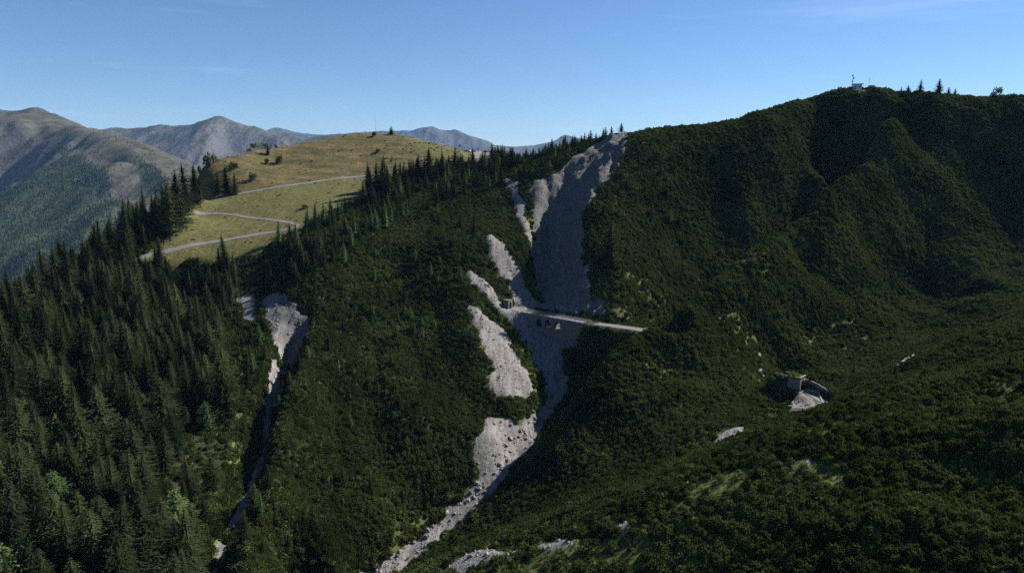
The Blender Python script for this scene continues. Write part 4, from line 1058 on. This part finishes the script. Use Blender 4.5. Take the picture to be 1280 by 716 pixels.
MB().add(vs, fs).build('masonry_wall', M['stone'], bridge)
for c in arch_c:      # voussoir ring, slightly proud
    mb = MB(); vs = []; fs = []
    for k in range(13):
        a = math.pi*k/12
        for rr in (0, .38):
            q = (c-math.cos(a)*(AW+rr), math.sin(a)*(CROWN-SPR_Z+rr)+SPR_Z+slope*c)
            vs += [(q[0], -HWB-.07, q[1]), (q[0], -HWB+.05, q[1])]
    for k in range(12):
        a, b = 4*k, 4*k+4
        fs += [(a, b, b+2, a+2), (a+2, b+2, b+3, a+3), (a, a+1, b+1, b)]
    mb.add(vs, fs).build('arch_ring', M['concrete'], bridge)
def strip(y0, y1, z0, z1, name, mat, s0=0, s1=None):
    s1 = blh if s1 is None else s1; vs = []
    for s in (s0, s1): vs += [(s, y0, slope*s+z0), (s, y1, slope*s+z0), (s, y1, slope*s+z1), (s, y0, slope*s+z1)]
    return MB().add(vs, [(0, 1, 2, 3), (7, 6, 5, 4), (0, 4, 5, 1), (1, 5, 6, 2), (2, 6, 7, 3), (3, 7, 4, 0)]).build(name, mat, bridge)
strip(-HWB-.2, HWB+.2, -.345, -.02, 'deck', M['concrete'])
for sgn in (-1, 1):
    y0 = sgn*(HWB-.05)-.18; strip(y0, y0+.36, -.02, .32, 'kerb', M['concrete'])
    for nm_, zc in (('rail', 1.0), ('rail', .65)):
        strip(y0+.13, y0+.23, zc-.06, zc+.06, nm_, M['steel'])
    for k in range(15):
        s = blh*(k+.5)/15; MB().box((s, y0+.18, slope*s+.65), (.12, .12, .72)).build('rail_post', M['steel'], bridge)
tag(bridge, 'grey stone road bridge with three small arches across the gully', 'bridge')

# ================================================================ tunnel portals
def portal(name, base, face, w, h, ow, oh, depth, label, arched=True):
    """box portal standing out of the hillside; face = direction the opening looks"""
    e = empty(name, base, math.atan2(face.y, face.x)-math.pi/2*0); mb = MB(); n = 9
    # profile in (y, z), opening with a round head
    inner = [(-ow/2, -.6)]+[(-ow/2*math.cos(math.pi*k/n), oh-ow/2+math.sin(math.pi*k/n)*ow/2) for k in range(n+1)]+[(ow/2, -.6)]
    outer = [(-w/2, -.6)]+[(-w/2+w*k/n, h) for k in range(n+1)]+[(w/2, -.6)]
    m = len(inner); vs = []
    for xx in (0, -.55):
        for p, q in zip(inner, outer): vs += [(xx, p[0], p[1]), (xx, q[0], q[1])]
    fs = []
    for k in range(m-1):
        a, b = 2*k, 2*k+2; o = 2*m
        fs += [(a, b, b+1, a+1), (a+1, b+1, o+b+1, o+a+1), (o+a, o+a+1, o+b+1, o+b), (a, o+a, o+b, b)]
    mb.add(vs, fs).build('facade', M['concrete'], e)
    bb = MB(); vs = []
    for xx in (-.55, -depth):
        for p in inner: vs.append((xx, p[0]*1.02, p[1]))
    fs = [(k, m+k, m+k+1, k+1) for k in range(m-1)]+[tuple(range(m, 2*m))]
    bb.add(vs, fs).build('bore', M['stone'], e)
    for sg in (-1, 1): MB().box((-depth/2-.4, sg*(w/2-.2), (h-.25)/2-.3), (depth-.4, .4, h-.25+.6)).build('side_wall', M['stone'], e)
    MB().box((-depth/2-.1, 0, h+.16), (depth+.5, w+.5, .32)).build('roof_slab', M['tuft'], e)
    MB().box((-.1, 0, h+.42), (.5, w+.3, .22)).build('coping', M['concrete'], e)
    tag(e, label, 'tunnel'); return e
pd = Vector((tun[2].x-tun[1].x, tun[2].y-tun[1].y, 0)).normalized()
face2 = Vector((.72, -.70, 0))
portal('tunnel_portal', pc, face2, 4.6, 5.0, 3.3, 4.2, 4.6, 'concrete tunnel portal with grass on its roof beside the gravel patch')
p1 = Vector(at(640,384.5,352))
portal('tunnel_portal', p1+Vector((-.8, .3, 0)), Vector((.80, -.60, 0)), 3.3, 3.7, 2.3, 3.0, 3.5, 'small concrete tunnel portal at the left end of the bridge road')
for dx, dy, sc in ((-1.2, 1.6, .7), (-2.6, 2.4, .9), (-3.2, .9, .8), (-1.6, 3.2, .8), (-4.2, 2.4, 1.0), (-4.4, 4.0, 1.1), (-2.4, 4.6, 1.0)):
    o = bpy.data.objects.new('roof_bush', ALD[int(rng.integers(0, 3))]); COL.objects.link(o); o.location = pc+Vector((dx, dy, 5.2)); o.location.z = max(o.location.z, float(hsample(o.location.x, o.location.y))); o.scale = (sc, sc, sc*.6); o.rotation_euler = (0, 0, rng.random()*6)
    tag(o, 'low green bush growing on the roof of the tunnel portal', 'bush', 'bushes on the tunnel portal roof')
# stone retaining wall along the uphill side of the tunnel road
mb = MB(); line = wall_line
vs = []; nL = len(line)
for k, pnt in enumerate(line):
    hgt_ = WALL_H[k]
    d = (line[min(k+1, nL-1)]-line[max(k-1, 0)]).normalized(); s = Vector((-d.y, d.x, 0))*.35
    if s.y < 0: s = -s
    for off, zz in ((-1, -1.2), (-.6, hgt_), (1, hgt_), (1, -1.2)): vs.append(pnt+s*off+Vector((0, 0, zz)))
fs = []
for k in range(nL-1):
    a, b = 4*k, 4*k+4
    fs += [(a, b, b+1, a+1), (a+1, b+1, b+2, a+2), (a+2, b+2, b+3, a+3)]
fs += [(0, 1, 2, 3), (4*nL-1, 4*nL-2, 4*nL-3, 4*nL-4)]
o = mb.add(vs, fs).build('retaining_wall', M['stone']); tag(o, 'dark stone retaining wall rising beside the road from the tunnel', 'wall')
# low stone kerb wall at the edge of the gravel patch
for uvs, lb in (([(983,508),(995,499),(1006,489)], 'low pale stone kerb slanting along the gravel patch'), ([(1012,489),(1026,499),(1036,508)], 'low stone kerb between gravel patch and tunnel road')):
    L = smooth_line([Vector((a, b, c)) for a, b, c, h_ in [cast(*q) for q in uvs]], 1.5)
    for q in L: q.z = float(hsample(q.x, q.y))
    tag(ribbon(L, .28, .45, .5).build('kerb_wall', M['concrete']), lb, 'wall')
L = smooth_line([Vector((a, b, c)) for a, b, c, h_ in [cast(*q) for q in [(1121,464),(1131,457),(1141,450)]]], 1.5)
for q in L: q.z = float(hsample(q.x, q.y))+1.2
tag(ribbon(L, .35, 1.2, 2.2).build('retaining_wall', M['stone']), 'short straight stone wall half hidden in thicket right of the tunnel', 'wall')

# ================================================================ hilltop hut, masts, signs
def station(u, v, D=None):
    x_, y_, z_, hit = cast(u, 0 if u > 1000 else v); return Vector((x_, y_, float(hsample(x_, y_))))
b = station(1081, 123); e = empty('summit_hut', b+Vector((0, 0, .7)), R(-8))
MB().box((0, 0, 1.2), (5.4, 4.2, 4.4)).build('wall', M['white_paint'], e)
rf = MB().box((.25, 0, 3.62), (6.9, 5.4, .42)).build('roof', M['roof_metal'], e)
MB().box((-1.6, -2.14, 1.05), (1.0, .1, 2.1)).build('door', M['rust_plate'], e)
MB().box((1.2, -2.14, 1.7), (1.2, .1, .9)).build('window', M['glass_dark'], e)
tag(e, 'small white hut with overhanging flat dark roof on the right skyline', 'hut')
b = station(1075, 123); e = empty('antenna_mast', b, .3); mb = MB()
for a in range(3): mb.tube((.35*math.cos(a*2.094), .35*math.sin(a*2.094), -.5), (.2*math.cos(a*2.094), .2*math.sin(a*2.094), 11), .07, .05, 5)
mb.build('lattice_tower', M['steel'], e)
for k in range(11):
    z0 = k*1.0
    for a in range(3):
        f0, f1 = .35-.15*z0/11, .35-.15*(z0+1)/11
        MB().tube((f0*math.cos(a*2.094), f0*math.sin(a*2.094), z0), (f1*math.cos((a+1)*2.094), f1*math.sin((a+1)*2.094), z0+1), .035, n=4).build('brace', M['steel'], e)
MB().tube((0, 0, 10.8), (0, 0, 13.6), .05, .03, 5).build('whip_antenna', M['steel'], e)
for zz, dx in ((10.3, -.7), (8.6, .6), (6.2, -.55)): MB().box((dx, 0, zz), (.5, .3, 1.2)).build('antenna_panel', M['steel'], e)
tag(e, 'tall lattice radio mast with antenna panels left of the white hut', 'mast')
b = station(1096, 123); e = empty('antenna_mast', b, 0); MB().tube((0, 0, -.3), (0, 0, 8.4), .08, .04, 6).build('pole', M['steel'], e)
for zz in (5.2, 6.6): MB().box((0, 0, zz), (.9, .12, .12)).build('crossbar', M['steel'], e)
tag(e, 'thin antenna pole with crossbars right of the white hut', 'mast')
b = station(1100, 123); e = empty('equipment_cabin', b+Vector((0, .6, 0)), .1); MB().box((0, 0, 1.0), (3.2, 2.2, 2.6)).build('wall', M['dark_box'], e); MB().box((0, 0, 2.38), (3.6, 2.6, .16)).build('roof', M['roof_metal'], e); MB().box((-.6, -1.13, 1.0), (.9, .08, 1.9)).build('door', M['rust_plate'], e)
tag(e, 'low dark equipment cabin beside the thin antenna pole', 'hut')
b = station(470, 168.5); e = empty('weather_mast', b, 0); MB().tube((0, 0, -.4), (0, 0, 13.2), .09, .05, 6).build('pole', M['steel'], e)
MB().box((0, 0, 4.6), (.55, .4, .8)).build('instrument_box', M['steel'], e); MB().box((0, 0, 12.4), (.9, .08, .08)).build('crossbar', M['steel'], e)
tag(e, 'thin tall mast on top of the grassy hill', 'mast')
b = station(575, 188.5); e = empty('information_post', b, 0); MB().tube((0, 0, -.3), (0, 0, 5.2), .10, .08, 6).build('pole', M['rust_plate'], e)
MB().box((0, -.15, 4.2), (1.7, .1, 1.1)).build('board', M['rust_plate'], e); MB().tube((0, 0, 5.2), (-.9, 0, 6.0), .05, n=4).build('strut', M['rust_plate'], e); MB().tube((0, 0, 5.2), (.9, 0, 6.0), .05, n=4).build('strut', M['rust_plate'], e)
tag(e, 'dark post with a board at the left end of the parking lot', 'sign')
for u, v, hp, lb in ((270, 265.5, 4.4, 'small white road sign beside the lower meadow road'), (720.5, 394, 4.0, 'small white notice board beside the road at the right end of the bridge')):
    b = station(u, v); h = hp*b.y/FOC; e = empty('road_sign', b, 0)
    MB().tube((0, 0, -.3), (0, 0, h), .06, n=6).build('post', M['steel'], e); MB().box((0, -.09, h*.62), (.95, .06, h*.7)).build('panel', M['white_paint'], e); tag(e, lb, 'sign')

# ================================================================ cars and visitors at the parking lot
def make_car(pk):
    e = empty('parked_car'); body = bmesh.new()
    prof = [(-2.1, .35), (-2.12, .72), (-1.95, .92), (-1.55, .98), (-.95, 1.42), (.55, 1.46), (1.15, 1.02), (1.95, .88), (2.12, .66), (2.1, .35)]
    vs = []
    for yy, k in ((-.84, 1), (.84, 1)):
        vs += [(px, yy*(.86 if pz > 1.1 else 1), pz) for px, pz in prof]
    n = len(prof); fs = [tuple(range(n)), tuple(range(2*n-1, n-1, -1))]+[(k, n+k, n+(k+1) % n, (k+1) % n) for k in range(n)]
    MB().add(vs, fs).build('body', M['car_paint_%d' % pk], e)
    for sg in (-1, 1):
        MB().add([(-1.25, sg*.80, 1.04), (.95, sg*.80, 1.04), (.45, sg*.745, 1.38), (-.85, sg*.745, 1.38)], [(0, 1, 2, 3)]).build('side_window', M['glass_dark'], e)
        MB().box((2.08, sg*.6, .70), (.08, .3, .16)).build('headlight', M['headlight_glass'], e)
        for wx in (-1.3, 1.32): MB().tube((wx, sg*.66, .32), (wx, sg*.88, .32), .32, n=12).build('wheel', M['tyre'], e)
    MB().add([(.62, -.66, 1.44), (1.2, -.76, 1.03), (1.2, .76, 1.03), (.62, .66, 1.44)], [(0, 1, 2, 3)]).build('windscreen', M['glass_dark'], e)
    return e
for u, v, pk, rz, lb in [(580.5, 189.3, 0, .1, 'black car parked at the left end of the lot beside the post'), (584, 189.1, 5, .2, 'dark blue car parked second from the left'), (587.5, 189.2, 4, 1.2, 'cream car parked third from the left'), (591, 189.2, 2, 1.3, 'red car parked among the others in the middle of the row'),
                         (594, 189.3, 3, 1.3, 'dark grey car parked in the middle of the row'), (606.5, 188.9, 0, .2, 'black car parked right of the gap in the row'), (611, 189, 1, .3, 'silver car parked near the right end'), (613.5, 189.2, 3, 1.2, 'dark car parked at the right end beside the spruce')]:
    e = make_car(pk); x_, y_, z_ = at(u, v, 603+rng.uniform(-2, 2)); e.location = (x_, y_, float(hsample(x_, y_))); e.rotation_euler = (0, 0, rz)
    nrm = Vector((-float(attr_at(GRX, np.array([x_]), np.array([y_]))[0]), -float(attr_at(GRY, np.array([x_]), np.array([y_]))[0]), 1))
    near_ = any(abs(x_-p.x) < 7 and abs(y_-p.y) < 9 for p in lot)
    e.location.z += .06 if near_ else .02
    tag(e, lb, 'car', 'cars parked on the saddle')
def person(u, v, D, lb, cloth, rz):
    x_, y_, z_ = at(u, v, D); e = empty('person', (x_, y_, float(hsample(x_, y_))+.05), rz)
    J = [((0, 0, .95), .15), ((0, 0, 1.2), .15), ((0, 0, 1.42), .17), ((0, 0, 1.53), .06), ((.02, 0, 1.62), .10), ((.02, 0, 1.76), .09),
         ((0, .1, .9), .10), ((.12, .1, .5), .07), ((.05, .1, .08), .05), ((.2, .1, .04), .045), ((0, -.1, .9), .10), ((-.08, -.1, .5), .07), ((-.25, -.1, .1), .05), ((-.12, -.1, .04), .045),
         ((0, .2, 1.42), .07), ((-.05, .25, 1.15), .05), ((.08, .26, .92), .04), ((.12, .26, .84), .035), ((0, -.2, 1.42), .07), ((.08, -.25, 1.15), .05), ((.2, -.26, .95), .04), ((.26, -.26, .88), .035)]
    E = [(0, 1), (1, 2), (2, 3), (3, 4), (4, 5), (0, 6), (6, 7), (7, 8), (8, 9), (0, 10), (10, 11), (11, 12), (12, 13), (2, 14), (14, 15), (15, 16), (16, 17), (2, 18), (18, 19), (19, 20), (20, 21)]
    me = bpy.data.meshes.new('body'); me.from_pydata([j[0] for j in J], E, []); me.materials.append(cloth)
    o = link('body', me, e); o.modifiers.new('skin', 'SKIN'); o.modifiers.new('sub', 'SUBSURF').levels = 1; o.modifiers['sub'].render_levels = 1
    for sv, j in zip(me.skin_vertices[0].data, J): sv.radius = (j[1], j[1])
    me.skin_vertices[0].data[0].use_root = True
    hm = bmesh.new(); bmesh.ops.create_icosphere(hm, subdivisions=2, radius=.115, matrix=Matrix.Translation((0, 0, 1.715)))
    for q in hm.verts:
        if q.co.z < 1.70: q.co.z = 1.70
    m2_ = bpy.data.meshes.new('hair'); hm.to_mesh(m2_); hm.free(); m2_.materials.append(M['hair']); link('hair', m2_, e)
    tag(e, lb, 'person')
person(602.6, 194.6, 586, 'person in dark clothes walking down the gravel below the cars', M['cloth_dark'], -1.6)
person(597.6, 191.0, 598, 'person in dark clothes standing at the edge of the row of cars', M['cloth_dark'], .5)

# ================================================================ forest on the far spur
AX, AY, AZ, AF = A1
fx, fy = np.meshgrid(np.arange(-4200, -600, 12.0), np.arange(2000, 4200, 12.0)); fx = fx.ravel()+rng.uniform(-5, 5, fx.size); fy = fy.ravel()+rng.uniform(-5, 5, fy.size)
ix = ((fx+5200)/20).astype(int); iy = ((fy-1300)/20).astype(int)
fz = AZ[iy, ix]; fu, fv = projv(fx, fy, fz)
ok = (fu > -30) & (fu < 320) & (fv < 370) & ((AF[iy, ix] > .5) & (rng.random(fx.shape) < .8) | (rng.random(fx.shape) < .02))
# exact height
def smp(xq, yq):
    a = (xq+5200)/20; b_ = (yq-1300)/20; i = a.astype(int); j = b_.astype(int); a -= i; b_ -= j
    return AZ[j, i]*(1-a)*(1-b_)+AZ[j, i+1]*a*(1-b_)+AZ[j+1, i]*(1-a)*b_+AZ[j+1, i+1]*a*b_
fx, fy = fx[ok], fy[ok]; fz = smp(fx, fy); n = len(fx); print('FAR', n)
cone = MB(); cone.tube((0, 0, -1), (0, 0, 7), 2.7, 1.5, 5); cone.tube((0, 0, 5.5), (0, 0, 14), 2.0, .05, 5)
s = rng.uniform(.7, 1.35, n)
scatter('far_wood', np.stack([fx, fy, fz], -1), np.stack([0*s, 0*s, rng.random(n)*6.28], -1), np.stack([s, s, s], -1), [cone.mesh('far_tree', M['spruce'])], 'blue hazy conifer wood on the far spur at left', 'forest')

# ================================================================ the air
hz = MB(); A_ = 21500; hz.box((0, 0, 50), (2*A_, 2*A_, 1910))
ho = hz.build('haze', M['rock']); ho.data.materials.clear()
t = NT('haze_air'); pv = t.node('ShaderNodeVolumePrincipled'); pv.inputs['Color'].default_value = (.30, .56, 1.0, 1); pv.inputs['Density'].default_value = 1.8e-5; pv.inputs['Anisotropy'].default_value = 0.0
t.l.new(pv.outputs[0], t.out.inputs['Volume']); ho.data.materials.append(t.m)
tag(ho, 'thin blue summer haze filling the air between the mountains', 'haze', kind='stuff')
